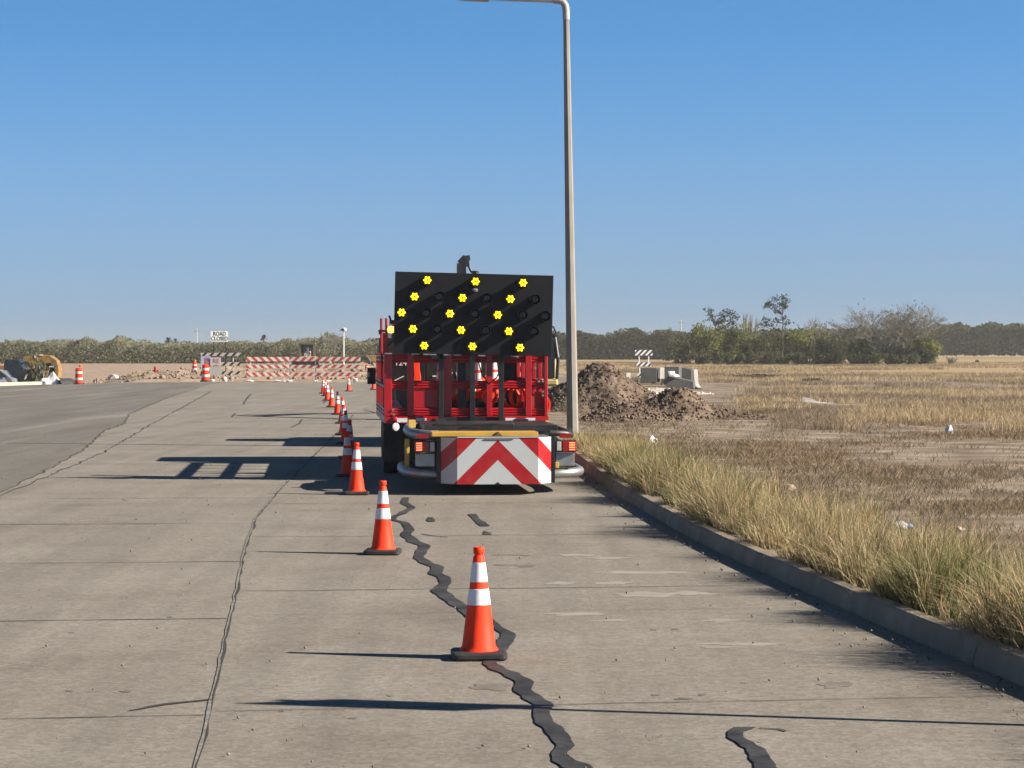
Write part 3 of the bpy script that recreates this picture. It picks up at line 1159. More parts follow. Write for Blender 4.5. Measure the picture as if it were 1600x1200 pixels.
hood_me = lens_me = off_me = cen_me = None
for (zx, zy), lit in [(p, True) for p in LIT] + [(p, False) for p in OFF]:
    lx, lz = lamp_xy(zx, zy)
    if hood_me is None:
        h = MB()
        h.lathe([(0.075, 0.0), (0.079, 0.06), (0.079, 0.13), (0.073, 0.13), (0.071, 0.03), (0.001, 0.03)], 20, M90)
        o = h.build('lamp_hood', M_BOARD, board, smooth=True)
        hood_me = o.data
    else:
        o = bpy.data.objects.new('lamp_hood', hood_me)
        COL.objects.link(o)
        o.parent = board
    o.location = (lx, -0.0205, lz)
    if lit:
        if lens_me is None:
            h = MB()
            ring = [((0.054 + 0.010 * math.cos(6 * a)) * math.cos(a), (0.054 + 0.010 * math.cos(6 * a)) * math.sin(a)) for a in [2 * math.pi * k / 48 for k in range(48)]]
            vs = [(x * f, y_, z * f) for f, y_ in ((1, -0.10), (1, -0.120), (0.62, -0.134), (0.25, -0.126)) for x, z in ring]
            h.add(vs, [(r_ * 48 + i, r_ * 48 + (i + 1) % 48, (r_ + 1) * 48 + (i + 1) % 48, (r_ + 1) * 48 + i) for r_ in range(3) for i in range(48)] + [tuple(144 + i for i in range(48))])
            o = h.build('lamp_lens', M_LENS, board)
            lens_me = o.data
            h = MB()
            h.lathe([(0.016, 0.127), (0.014, 0.131), (0.006, 0.132)], 10, M90)
            for k in range(6):
                a = k * math.pi / 3 + math.pi / 6
                h.bar((math.cos(a) * 0.014, -0.131, math.sin(a) * 0.014), (math.cos(a) * 0.046, -0.128, math.sin(a) * 0.046), 0.005, 0.012, up=(0, 1, 0))
            c = h.build('lamp_core', M_LENSC, board)
            cen_me = c.data
        else:
            o = bpy.data.objects.new('lamp_lens', lens_me)
            COL.objects.link(o)
            o.parent = board
            c = bpy.data.objects.new('lamp_core', cen_me)
            COL.objects.link(c)
            c.parent = board
        c.location = (lx, -0.0205, lz)
    else:
        if off_me is None:
            h = MB()
            h.lathe([(0.068, 0.05), (0.05, 0.07), (0.001, 0.078)], 16, M90)
            o = h.build('lamp_lens', M_LENSOFF, board, smooth=True)
            off_me = o.data
        else:
            o = bpy.data.objects.new('lamp_lens', off_me)
            COL.objects.link(o)
            o.parent = board
    o.location = (lx, -0.0205, lz)
m = MB()
lx, lz = lamp_xy(799, 330)
m.lathe([(0.045, 0), (0.045, 0.025), (0.03, 0.035), (0.001, 0.035)], 14, Matrix.Translation((lx, -0.03, lz)) @ Matrix.Rotation(R(20), 4, 'X'))
m.build('light_sensor', M_GALV, board, smooth=True)
m = MB()
for zx, zy in ((215, 690), (400, 752), (480, 757), (520, 758), (620, 757), (690, 760), (860, 770), (1090, 772)):
    x = (zx - 795) * 2.4 / 1095
    m.box(x - 0.06, x + 0.05, -0.04, 0.0, -bh / 2 - 0.024, -bh / 2 - 0.006)
m.build('edge_clip', M_GALV, board)
# mast behind the board
m = MB()
x0, x1 = tx(715), tx(727)
m.box(x0, x1 + 0.02, 0.1, 0.26, 0.957, tz(411))
m.bar((x0 + 0.05, 0.16, tz(412)), (x0 + 0.14, 0.16, tz(402)), 0.12, 0.12)
m.bar((x0 + 0.1, 0.2, tz(403)), (x0 + 0.2, 0.2, tz(402)), 0.08, 0.08)
m.bar((x0 + 0.16, 0.2, tz(404)), (x0 + 0.17, 0.2, tz(416)), 0.05, 0.05)
m.tube([(x0 + 0.17, 0.2, tz(413)), (tx(738), 0.2, tz(424)), (tx(745), 0.15, tz(426)), (tx(749), 0.15, tz(430))], 0.022, 8)
m.tube([(tx(741), 0.16, tz(423)), (tx(748), 0.16, tz(424)), (tx(750), 0.16, tz(432))], 0.012, 6)
m.build('board_mast', M_DARKMETAL, truck, bevel=0.006)
# posts, beacon and boxes on the left rear corner
m = MB()
m.tube([(tx(597.5), 0.45, tz(600)), (tx(597), 0.45, tz(497))], 0.02, 8)
m.tube([(tx(605), 0.3, tz(570)), (tx(604.5), 0.3, tz(497))], 0.02, 8)
m.box(tx(599), tx(607), 0.25, 0.4, tz(553), tz(520))
m.box(tx(592), tx(606), 0.3, 0.36, tz(519), tz(515))
m.build('flag_post', M_RED, truck)
m = MB()
m.box(tx(593), tx(597), 0.3, 0.42, tz(522.5), tz(517))
m.box(tx(609), tx(616), 0.1, 0.2, tz(506), tz(500))
m.bar((tx(611), 0.15, tz(500)), (tx(608.5), 0.15, tz(493)), 0.03, 0.03)
m.bar((tx(606), 0.2, tz(538)), (tx(616), 0.1, tz(529)), 0.04, 0.05)
m.build('bracket', M_BLACK, truck)
M_AMBER = emis('amber_beacon', (1.0, 0.5, 0.12), 0.9, base=(0.9, 0.5, 0.15))
m = MB()
m.lathe([(0.001, -0.06), (0.045, -0.045), (0.062, 0), (0.045, 0.045), (0.001, 0.06)], 14, Matrix.Translation((tx(611), 0.02, tz(515))))
m.build('beacon', M_AMBER, truck, smooth=True)
# cab
m = MB()
prof_c = [(5.2, 0.62), (7.35, 0.62), (7.4, 1.45), (6.95, 2.42), (6.8, 2.5), (5.3, 2.5), (5.2, 2.4)]
vs = [(s * (1.04 if z < 1.5 else 0.97), y, z) for s in (-1, 1) for y, z in prof_c]
n = len(prof_c)
m.add(vs, [tuple(range(n)), tuple(range(2 * n - 1, n - 1, -1))] + [(i, (i + 1) % n, (i + 1) % n + n, i + n) for i in range(n)])
cab = m.build('cab', M_RED, truck, bevel=0.04)
m = MB()
m.box(-0.8, 0.8, 5.175, 5.19, 1.6, 2.2)
m.build('rear_window', M_GLASS, cab)
for s in (-1, 1):
    m = MB()
    m.box(min(s * 0.985, s * 1.012), max(s * 0.985, s * 1.012), 5.75, 6.95, 1.55, 2.2)
    m.build('side_window', M_GLASS, cab)
m = MB()
m.add([(-0.88, 7.41, 1.52), (0.88, 7.41, 1.52), (0.84, 7.0, 2.36), (-0.84, 7.0, 2.36)], [(0, 1, 2, 3)])
m.build('windscreen', M_GLASS, cab)
m = MB()
m.box(-1.0, 1.0, 7.42, 7.55, 0.5, 0.75)
m.box(-0.6, 0.6, 7.41, 7.44, 0.85, 1.3)
m.build('front_bumper', M_BLACK, cab, bevel=0.01)
for s in (-1, 1):
    MB().box(s * 0.82 - 0.14, s * 0.82 + 0.14, 7.41, 7.46, 0.85, 1.05).build('headlight', M_CLEAR, cab)
for s in (-1, 1):
    m = MB()
    m.box(s * 1.315 - 0.075, s * 1.315 + 0.075, 5.6, 5.7, 1.39, 1.68)
    m.tube([(s * 1.26, 5.65, 1.45), (s * 1.02, 5.9, 1.45)], 0.015, 6)
    m.tube([(s * 1.26, 5.65, 1.62), (s * 1.02, 5.9, 1.62)], 0.015, 6)
    mi = m.build('mirror', M_BLACK, truck, bevel=0.015)
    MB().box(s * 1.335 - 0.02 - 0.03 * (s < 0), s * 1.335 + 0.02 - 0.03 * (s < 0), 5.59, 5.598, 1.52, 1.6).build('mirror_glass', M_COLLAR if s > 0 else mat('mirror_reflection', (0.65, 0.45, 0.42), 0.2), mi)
# wheels
def wheel(x, y, w, r=0.45):
    M = Matrix.Translation((x, y, r)) @ Matrix.Rotation(R(90), 4, 'Y')
    t = MB()
    t.lathe([(0.26, -w / 2), (r - 0.05, -w / 2), (r - 0.01, -w / 2 + 0.03), (r, -w / 2 + 0.06), (r, w / 2 - 0.06), (r - 0.01, w / 2 - 0.03), (r - 0.05, w / 2), (0.26, w / 2)], 28, M, close=True)
    o = t.build('wheel', M_RUBBER, truck, smooth=True)
    rm = MB()
    rm.lathe([(0.262, -w / 2 + 0.03), (0.24, -w / 2 + 0.05), (0.1, -w / 2 + 0.1), (0.001, -w / 2 + 0.06)], 20, M)
    rm.lathe([(0.262, w / 2 - 0.03), (0.24, w / 2 - 0.05), (0.1, w / 2 - 0.1), (0.001, w / 2 - 0.06)], 20, M)
    rm.build('rim', M_WHITE, o, smooth=True)


for s in (-1, 1):
    wheel(s * 1.08, 2.3, 0.26)
    wheel(s * 0.78, 2.3, 0.26)
    wheel(s * 0.98, 6.3, 0.28)
    m = MB()
    m.box(min(s * 0.64, s * 1.22), max(s * 0.64, s * 1.22), 1.55, 1.575, 0.22, 0.86)
    m.build('mud_flap', M_RUBBER, truck)
m = MB()
m.lathe([(0.001, -0.015), (0.05, -0.01), (0.062, 0.0), (0.05, 0.01), (0.001, 0.015)], 14, Matrix.Translation((tx(618), -0.1, tz(666.5))) @ M90 @ Matrix.Rotation(R(30), 4, 'Y'))
m.build('work_lamp', M_WHITE, truck, smooth=True)
m = MB()
m.box(tx(852), tx(857), -0.1, -0.05, tz(667), tz(657))
m.box(tx(847), tx(855), -0.12, -0.05, tz(668), tz(663))
m.build('hook', M_POSTY, truck)

# crash attenuator (towed rigidly behind the bed)
AX, AY = 0.19, -3.6


def ax(px):
    return (px - 778) / 114.5


def az(py):
    return CAM_H + (HORIZON - py) / 114.5


m = MB()
zb, zt = az(757), az(684)
plan = [(-0.555, 0.0), (0.555, 0.0), (0.76, 0.30), (0.76, 3.0), (-0.76, 3.0), (-0.76, 0.30)]
hh = zt - zb
vs = [(x, y, z) for z in (0, hh) for x, y in plan]
n = 6
m.add(vs, [tuple(range(n - 1, -1, -1)), tuple(range(n, 2 * n))] + [(i, (i + 1) % n, (i + 1) % n + n, i + n) for i in range(n)])
box = m.build('crash_cushion', M_GALV, truck)
box.location = (AX, AY, zb)
# faces carrying the chevron, set 3 mm proud
m = MB()
m.add([(-0.555, -0.003, 0), (0.555, -0.003, 0), (0.555, -0.003, hh), (-0.555, -0.003, hh)], [(0, 1, 2, 3)])
for s in (-1, 1):
    m.add([(s * 0.557, -0.002, 0), (s * 0.763, 0.30, 0), (s * 0.763, 0.30, hh), (s * 0.557, -0.002, hh)], [(0, 1, 2, 3)])
m.build('chevron_panel', M_CHEV, box)
m = MB()
m.prism([(-0.20, hh - 0.022), (0.22, hh - 0.022), (0.19, hh - 0.034), (-0.17, hh - 0.034)], -0.012, -0.004)
m.build('handle_slot', M_BLACK, box)
m = MB()
m.prism([(-0.04, 0.002), (0.04, 0.002), (0.0, 0.03)], -0.012, -0.004)
m.build('jack_slot', M_BLACK, box)
m = MB()
for x0, x1, s in ((-0.555, 0.555, 0),):
    m.box(x0, x1, -0.012, 0.01, hh + 0.001, hh + 0.012)
m.build('top_trim', M_WHITE, box)
for s in (-1, 1):
    m = MB()
    m.box(min(s * 0.765, s * 0.82), max(s * 0.765, s * 0.82), 0.31, 0.45, 0.0, hh + 0.005)
    m.box(min(s * 0.765, s * 0.85), max(s * 0.765, s * 0.85), 0.455, 2.9, 0.05, hh - 0.05)
    m.build('side_plate', M_BLACK, box, bevel=0.005)
m = MB()
m.box(-0.93 + 0.03, 0.56, 0.05, 0.55, hh + 0.014, hh + 0.075)
ybar = m.build('top_bar', M_YELLOW, box, bevel=0.006)
m = MB()
m.bar((0.0, 0.04, hh + 0.075), (-0.06, 0.04, hh + 0.016), 0.012, 0.012)
m.bar((0.0, 0.04, hh + 0.075), (0.06, 0.04, hh + 0.016), 0.012, 0.012)
m.build('hoist_ring', M_BLACK, ybar)
m = MB()
m.box(-0.95, 0.95, 1.2, 3.4, hh + 0.04, hh + 0.13)
m.box(-0.7, -0.55, 3.0, 3.75, hh - 0.15, hh + 0.16)
m.box(0.55, 0.7, 3.0, 3.75, hh - 0.15, hh + 0.16)
m.box(-0.35, 0.35, 3.0, 3.7, 0.3, 0.6)
m.tube([(-0.85, 1.0, hh + 0.15), (0.3, 1.0, hh + 0.15)], 0.02, 8)
m.tube([(-0.5, 0.7, hh + 0.10), (-0.35, 0.6, hh + 0.12), (-0.2, 0.55, hh + 0.1)], 0.012, 6)
m.build('lift_frame', M_DARKMETAL, box, bevel=0.006)
# bent tubes at both sides
for s in (-1, 1):
    m = MB()
    z0 = az(744) - zb
    pts = [(s * 0.80, 0.45, z0), (s * 0.95, 0.46, z0 + 0.01), (s * 1.10, 0.55, z0 + 0.015), (s * 1.2, 0.72, z0 + 0.02), (s * 1.23, 0.95, z0 + 0.02), (s * 1.25, 1.6, z0 + 0.02), (s * 1.22, 2.4, z0 + 0.02), (s * 1.1, 2.8, z0 + 0.02), (s * 0.8, 2.95, z0 + 0.02)]
    m.tube(pts, 0.068, 14)
    m.build('lower_tube', M_GALV, box, smooth=True)
    m = MB()
    zz = az(683) - zb
    pts = [(s * 0.78, 0.75, zz + 0.0), (s * 0.95, 0.8, zz), (s * 1.08, 0.95, zz + 0.01), (s * 1.14, 1.2, zz + 0.02), (s * 1.16, 1.8, zz + 0.04), (s * 1.12, 2.6, zz + 0.04), (s * 0.95, 2.9, zz + 0.04), (s * 0.78, 2.95, zz + 0.04)]
    if s > 0:
        pts = [(0.78, 0.7, zz + 0.03), (1.0, 0.72, zz + 0.02), (1.09, 0.8, zz), (1.11, 1.0, zz), (1.11, 2.6, zz + 0.02), (0.78, 2.9, zz + 0.03)]
    m.tube(pts, 0.07 if s < 0 else 0.045, 14)
    m.build('upper_tube', M_GALV if s < 0 else M_DARKMETAL, box, smooth=True)
    m = MB()
    if s < 0:
        m.box(-1.235, -1.17, 0.95, 1.0, z0 + 0.08, zz - 0.06)
        m.build('bracket', M_POSTY, box, bevel=0.004)
        m = MB()
        m.box(-1.16, -1.06, 1.5, 1.6, zz + 0.08, zz + 0.19)
    else:
        m.box(0.83, 0.88, 0.36, 0.4, 0.2, 0.28)
    m.build('bracket', M_POSTY, box, bevel=0.004)
    # lamp cluster: red lamp outboard, clear lamp inboard
    zl0, zl1 = az(708) - zb, az(691.5) - zb
    m = MB()
    m.box(min(s * 0.83, s * 1.12), max(s * 0.83, s * 1.12), 0.36, 0.46, zl0 - 0.01, zl1 + 0.01)
    lh = m.build('lamp_bracket', M_BLACK, box, bevel=0.006)
    m = MB()
    m.box(min(s * 0.925, s * 1.115), max(s * 0.925, s * 1.115), 0.335, 0.3585, zl0, zl1)
    m.build('taillight', M_TAIL, box, bevel=0.008)
    m = MB()
    for k in range(4):
        z = zl0 + 0.022 + k * 0.031
        m.box(min(s * 1.02, s * 1.10), max(s * 1.02, s * 1.10), 0.328, 0.3345, z, z + 0.014)
    m.build('lit_lamp', M_TAILLIT, box)
    m = MB()
    m.box(min(s * 0.845, s * 0.91), max(s * 0.845, s * 0.91), 0.335, 0.3585, zl0 + 0.01, zl1 - 0.005)
    m.build('reversing_light', M_CLEAR, box, bevel=0.008)
    m = MB()
    m.box(min(s * 0.84, s * 1.1), max(s * 0.84, s * 1.1), 0.4, 0.65, az(731) - zb, az(711) - zb)
    m.build('lamp_box', M_GALV, box, bevel=0.006)
    m = MB()
    m.box(min(s * 0.92, s * 1.08), max(s * 0.92, s * 1.08), 0.66, 0.675, zz - 0.04, zz + 0.02)
    m.build('reflector', M_TAIL, box)

# ------------------------------------------------------------------ load on the truck bed
TM = Matrix.Translation((TX, TY, 0)) @ Matrix.Rotation(YAW, 4, 'Z')


def on_truck(x, y, z):
    return TM @ Vector((x, y, z))


def tthing(name, label, cat, x, y, z, rz=0.0, group=None):
    return thing(name, label, cat, on_truck(x, y, z), YAW + rz, group)


M_CASE = mat('black_plastic', (0.015, 0.016, 0.018), 0.4, var=0.3)
k = tthing('plastic_case', 'long black plastic case low on the truck bed under the loaded cones', 'case', 0, 0.75, 0.957)
m = MB()
m.box(-0.55, 0.62, -0.3, 0.3, 0, 0.24)
m.box(-0.56, 0.63, -0.31, 0.31, 0.17, 0.19)
m.build('shell', M_CASE, k, bevel=0.02)
m = MB()
for i in range(4):
    m.box(0.05, 0.28, -0.306, -0.302, 0.03 + i * 0.035, 0.045 + i * 0.035)
m.build('ribs', M_DARKMETAL, k)
k = tthing('sign_case', 'black upright sign bag with a white letter H behind the tailgate', 'sign bag', 0.05, 1.45, 0.957, 0.04)
MB().box(-0.62, 0.55, 0, 0.09, 0, 0.95).build('shell', M_CASE, k, bevel=0.02)
text_obj('lettering', 'H', 0.16, M_WHITE, k, (-0.27, -0.006, 0.62), sx=1.1, shear=0.3)
m = MB()
m.bar((-0.3, -0.006, 0.74), (-0.19, -0.006, 0.72), 0.012, 0.018)
m.bar((-0.12, -0.006, 0.68), (-0.1, -0.006, 0.58), 0.012, 0.018)
m.bar((-0.5, -0.006, 0.62), (-0.43, -0.006, 0.62), 0.012, 0.02)
m.build('white_mark', M_WHITE, k)
k = tthing('sign_case', 'black upright bag marked 124 in the left bay of the truck bed', 'sign bag', -0.95, 1.5, 0.957)
MB().box(-0.22, 0.24, 0, 0.1, 0, 0.9).build('shell', M_CASE, k, bevel=0.02)
text_obj('lettering', '124', 0.13, M_WHITE, k, (0.0, -0.006, 0.83))
MB().bar((-0.1, -0.006, 0.55), (0.05, -0.006, 0.62), 0.012, 0.015).build('white_mark', M_WHITE, k)


def tcone(x, y, z, rot, label):
    c = dup(cone0, on_truck(x, y, z), rot, label)
    c['group'] = 'traffic cones loaded on the truck bed'
    c.name = 'traffic_cone'
    return c


tcone(tx(693), 0.75, 1.2, (0, 0, 0.2), 'cone standing on the truck bed behind the left board strut')
tcone(tx(753), 0.78, 1.19, (0, 0, 0.3), 'cone standing on the truck bed right of the middle board strut')
tcone(tx(777), 0.72, 1.2, (0, 0, 0.1), 'cone standing on the truck bed with its white collar beside the right board strut')
tcone(tx(707), 0.33, tz(634), (R(0), R(52), R(14)), 'cone lying tipped over low on the truck bed')
k = tthing('safety_net', 'bundle of bright orange netting on the truck bed in the second bay', 'netting', tx(654), 0.7, 1.16)
m = MB()
rnd = random.Random(5)
for i in range(9):
    a = rnd.uniform(-0.1, 0.1)
    m.tube([(a, rnd.uniform(-.05, .05), -0.02), (a + rnd.uniform(-.03, .03), -0.03, 0.2), (a * 0.6 + rnd.uniform(-.04, .04), 0.0, 0.42), (a * 0.4, 0.03, 0.66)], [0.02, 0.016, 0.016, 0.01], 7)
m.build('net', M_ORANGE, k, smooth=True)
M_DULLRED = mat('dull_orange', (0.5, 0.05, 0.03), 0.5)
for i, (px, py, r, rot, lab) in enumerate([(801, 623, 0.17, (R(75), 0, R(35)), 'orange rubber ring leaning inside the right bay of the truck bed'), (813, 622, 0.2, (R(80), 0, R(50)), 'larger orange ring against the right stake post on the truck bed'),
                                           (768, 620, 0.13, (R(70), 0, R(-30)), 'small orange ring near the right board strut on the truck bed')]):
    m = MB()
    m.lathe([(r - 0.03, -0.03), (r, -0.03), (r, 0.03), (r - 0.03, 0.03)], 24, None, close=True)
    o = m.build('rubber_ring', M_ORANGE, None, smooth=True)
    tag(o, lab, 'ring', 'orange rings on the truck bed')
    o.location = on_truck(tx(px), 0.25 + 0.05 * i, tz(py))
    o.rotation_euler = rot
m = MB()
Mr = Matrix.Rotation(R(90), 4, 'X')
m.lathe([(0.001, -0.25), (0.16, -0.24), (0.175, -0.2), (0.19, 0.08)], 24, Mr)
o = m.build('bucket', M_DULLRED, None, smooth=True)
tag(o, 'red orange tub lying with its mouth to the tailgate at the right corner', 'tub')
o.location = on_truck(tx(841), 0.2, 1.15)
o.rotation_euler = (0, 0, YAW)
m = MB()
m.lathe([(0.18, 0.06), (0.205, 0.065), (0.205, 0.09), (0.18, 0.09)], 24, Mr, close=True)
m.build('rim', M_ORANGE, o, smooth=True)


def crumple(name, label, cat, loc, size, m, seed, rz=0.0, group=None, sub=2, rough=0.35):
    bm = bmesh.new()
    bmesh.ops.create_icosphere(bm, subdivisions=sub, radius=1)
    for v in bm.verts:
        p = v.co * 1.7 + Vector((seed * 3.1, seed, 0))
        k = 1 + rough * mnoise.noise(p) + rough * 0.6 * mnoise.noise(p * 2.7)
        v.co *= k
        v.co = Vector((v.co.x * size[0], v.co.y * size[1], max(v.co.z, -0.6) * size[2]))
    lo = min(v.co.z for v in bm.verts)
    for v in bm.verts:
        v.co.z -= lo
    me = bpy.data.meshes.new(name)
    bm.to_mesh(me)
    bm.free()
    me.materials.append(m)
    o = bpy.data.objects.new(name, me)
    COL.objects.link(o)
    o.location = loc
    o.rotation_euler = (0, 0, rz)
    return tag(o, label, cat, group)


M_SACK = mat('sack_cloth', (0.5, 0.44, 0.36), 0.8)
crumple('sack', 'pale sack slumped in the lower left bay of the truck bed', 'sack', on_truck(tx(619), 0.25, 1.0), (0.1, 0.12, 0.13), M_SACK, 3)
m = MB()
m.box(-0.11, 0.11, -0.1, 0.1, 0, 0.4)
m.box(-0.115, 0.115, -0.105, 0.105, 0.36, 0.42)
o = m.build('tool_box', mat('grey_plastic', (0.2, 0.2, 0.2), 0.5), None, bevel=0.015)
tag(o, 'grey tool box behind the pale sack on the truck bed', 'tool box')
o.location = on_truck(tx(630), 0.5, 0.957)
o.rotation_euler = (0, 0, YAW)
#@@PART3

# ------------------------------------------------------------------ street lamp and roadside sign
lx0, ly0 = 1.24, 46.2
lamp = thing('street_lamp', 'tall grey tapered street lamp pole leaning slightly, standing in the grass behind the truck', 'street lamp', (lx0, ly0, 0.1))
k = ly0 / F_PX
top = Vector(((882.5 - 893.5) * k, 0, CAM_H + (548 - 30) * k - 0.1))
m = MB()
m.tube([(0, 0, -0.3), top * 0.5, top], [0.122, 0.092, 0.062], 8)
m.build('pole', M_POLE, lamp)
m = MB()
elbow = [top + Vector((0, 0, -0.03)), top + Vector((-0.003, 0, 0.16)), top + Vector((-0.02, 0, 0.26)), top + Vector((-0.07, 0, 0.335)), top + Vector((-0.15, 0, 0.365)), top + Vector((-0.25, 0, 0.37))]
m.tube(elbow, 0.074, 14)
el = m.build('elbow', mat('elbow_paint', (0.42, 0.41, 0.39), 0.5), lamp, smooth=True)
m = MB()
e = top + Vector((-0.25, 0, 0.37))
m.tube([e, e + Vector((-0.9, 0, 0.022)), e + Vector((-1.45, 0, 0.035))], [0.06, 0.045, 0.035], 12)
m.build('arm', mat('arm_paint', (0.6, 0.62, 0.62), 0.45, 0.3), lamp, smooth=True)
m = MB()
hd = e + Vector((-1.3, 0, 0.05))
m.prism([(0, -0.05), (-0.05, -0.075), (-0.62, -0.045), (-0.66, 0.0), (-0.5, 0.05), (-0.1, 0.06), (0, 0.04)], -0.13, 0.13, Matrix.Translation(hd))
m.build('lamp_head', M_GALV, lamp, bevel=0.015)

sg = thing('road_sign', 'white sign plate on a thin steel post by the kerb near the camera', 'road sign', (3.52, 11.85, 0.1), 0.27)
MB().bar((0, 0, -0.2), (0, 0, 2.7), 0.05, 0.05, up=(0, 1, 0)).build('post', M_GALV, sg)
m = MB()
m.box(-0.31, 0.31, -0.032, -0.028, 1.95, 2.68)
m.build('plate', M_WHITE, sg)

# ------------------------------------------------------------------ excavator behind the truck
ex = thing('excavator', 'pale yellow tracked excavator mostly hidden behind the right side of the red truck', 'excavator', (0.25, 73.5, 0.13))
for s in (-1, 1):
    m = MB()
    x0, x1 = sorted((s * 0.72, s * 1.15))
    m.prism([(-1.5, 0.18), (-1.35, 0.02), (1.35, 0.02), (1.5, 0.18), (1.45, 0.5), (1.2, 0.62), (-1.2, 0.62), (-1.45, 0.5)], x0, x1, Matrix.Rotation(R(90), 4, 'Z'))
    m.build('track', M_DARKMETAL, ex, bevel=0.03)
m = MB()
m.box(-0.7, 0.7, -0.8, 0.8, 0.3, 0.7)
m.build('undercarriage', M_BLACK, ex)
m = MB()
m.box(-1.15, 0.1, -0.4, 1.5, 0.72, 1.35)
m.box(0.1, 1.18, 0.4, 1.55, 0.72, 1.65)
m.box(0.15, 1.22, -0.75, 0.4, 0.72, 0.95)
m.build('body', mat('pale_yellow', (0.72, 0.55, 0.25), 0.5, dirt=(0.35, 0.27, 0.17), dirt_amt=0.5), ex, bevel=0.06)
m = MB()
for (a, b) in (((1.18, -0.7, 0.95), (1.22, -0.72, 1.6)), ((1.22, -0.72, 1.6), (1.12, -0.6, 2.3)), ((0.2, -0.7, 0.95), (0.22, -0.7, 2.3)), ((1.18, 0.4, 1.6), (1.1, 0.4, 2.3)), ((0.22, 0.4, 1.6), (0.22, 0.4, 2.3))):
    m.bar(a, b, 0.1, 0.1)
m.box(0.18, 1.15, -0.68, 0.45, 2.3, 2.4)
cabx = m.build('cab', ex.children[3].data.materials[0], ex, bevel=0.03)
m = MB()
m.box(0.26, 1.12, -0.66, 0.38, 0.97, 2.29)
m.build('window', M_GLASS, cabx)
m = MB()
m.tube([(1.18, 0.5, 1.6), (1.19, 0.5, 2.4), (1.1, 0.5, 2.62), (0.9, 0.5, 2.66)], 0.03, 8)
m.build('handrail', M_BLACK, ex)
m = MB()
for (a, b, w, h) in (((-0.3, -0.4, 1.2), (-0.9, -3.2, 3.2), 0.3, 0.45), ((-0.9, -3.2, 3.2), (-1.45, -6.2, 3.75), 0.28, 0.4)):
    m.bar(a, b, w, h)
m.build('boom', ex.children[3].data.materials[0], ex, bevel=0.03)
m = MB()
m.bar((-1.4, -5.9, 3.85), (-2.1, -8.2, 1.5), 0.24, 0.3)
m.build('stick', ex.children[3].data.materials[0], ex, bevel=0.03)
m = MB()
m.tube([(-0.6, -1.6, 2.3), (-1.2, -4.6, 3.95)], 0.07, 8)
m.tube([(-1.2, -4.4, 4.0), (-1.42, -5.8, 4.05)], 0.06, 8)
m.build('hydraulic_ram', M_DARKMETAL, ex)
m = MB()
m.prism([(-0.2, 0.35), (0.25, 0.45), (0.5, 0.1), (0.35, -0.4), (-0.1, -0.5), (-0.45, -0.25), (-0.1, -0.2), (0.1, 0.0)], -0.35, 0.35, Matrix.Translation((-2.15, -8.3, 1.2)) @ Matrix.Rotation(R(75), 4, 'Z'))
m.build('bucket', M_DARKMETAL, ex, bevel=0.02)

# ------------------------------------------------------------------ dirt heaps
M_SOIL = ground_mat('heaped_soil', [(0.32, (0.11, 0.075, 0.053)), (0.5, (0.19, 0.135, 0.098)), (0.68, (0.285, 0.212, 0.16))], 1.6, 9, bump=1.0)
M_TAN = ground_mat('graded_tan_soil', [(0.32, (0.20, 0.142, 0.10)), (0.5, (0.33, 0.245, 0.18)), (0.68, (0.46, 0.355, 0.275))], 1.6, 9, bump=1.0)


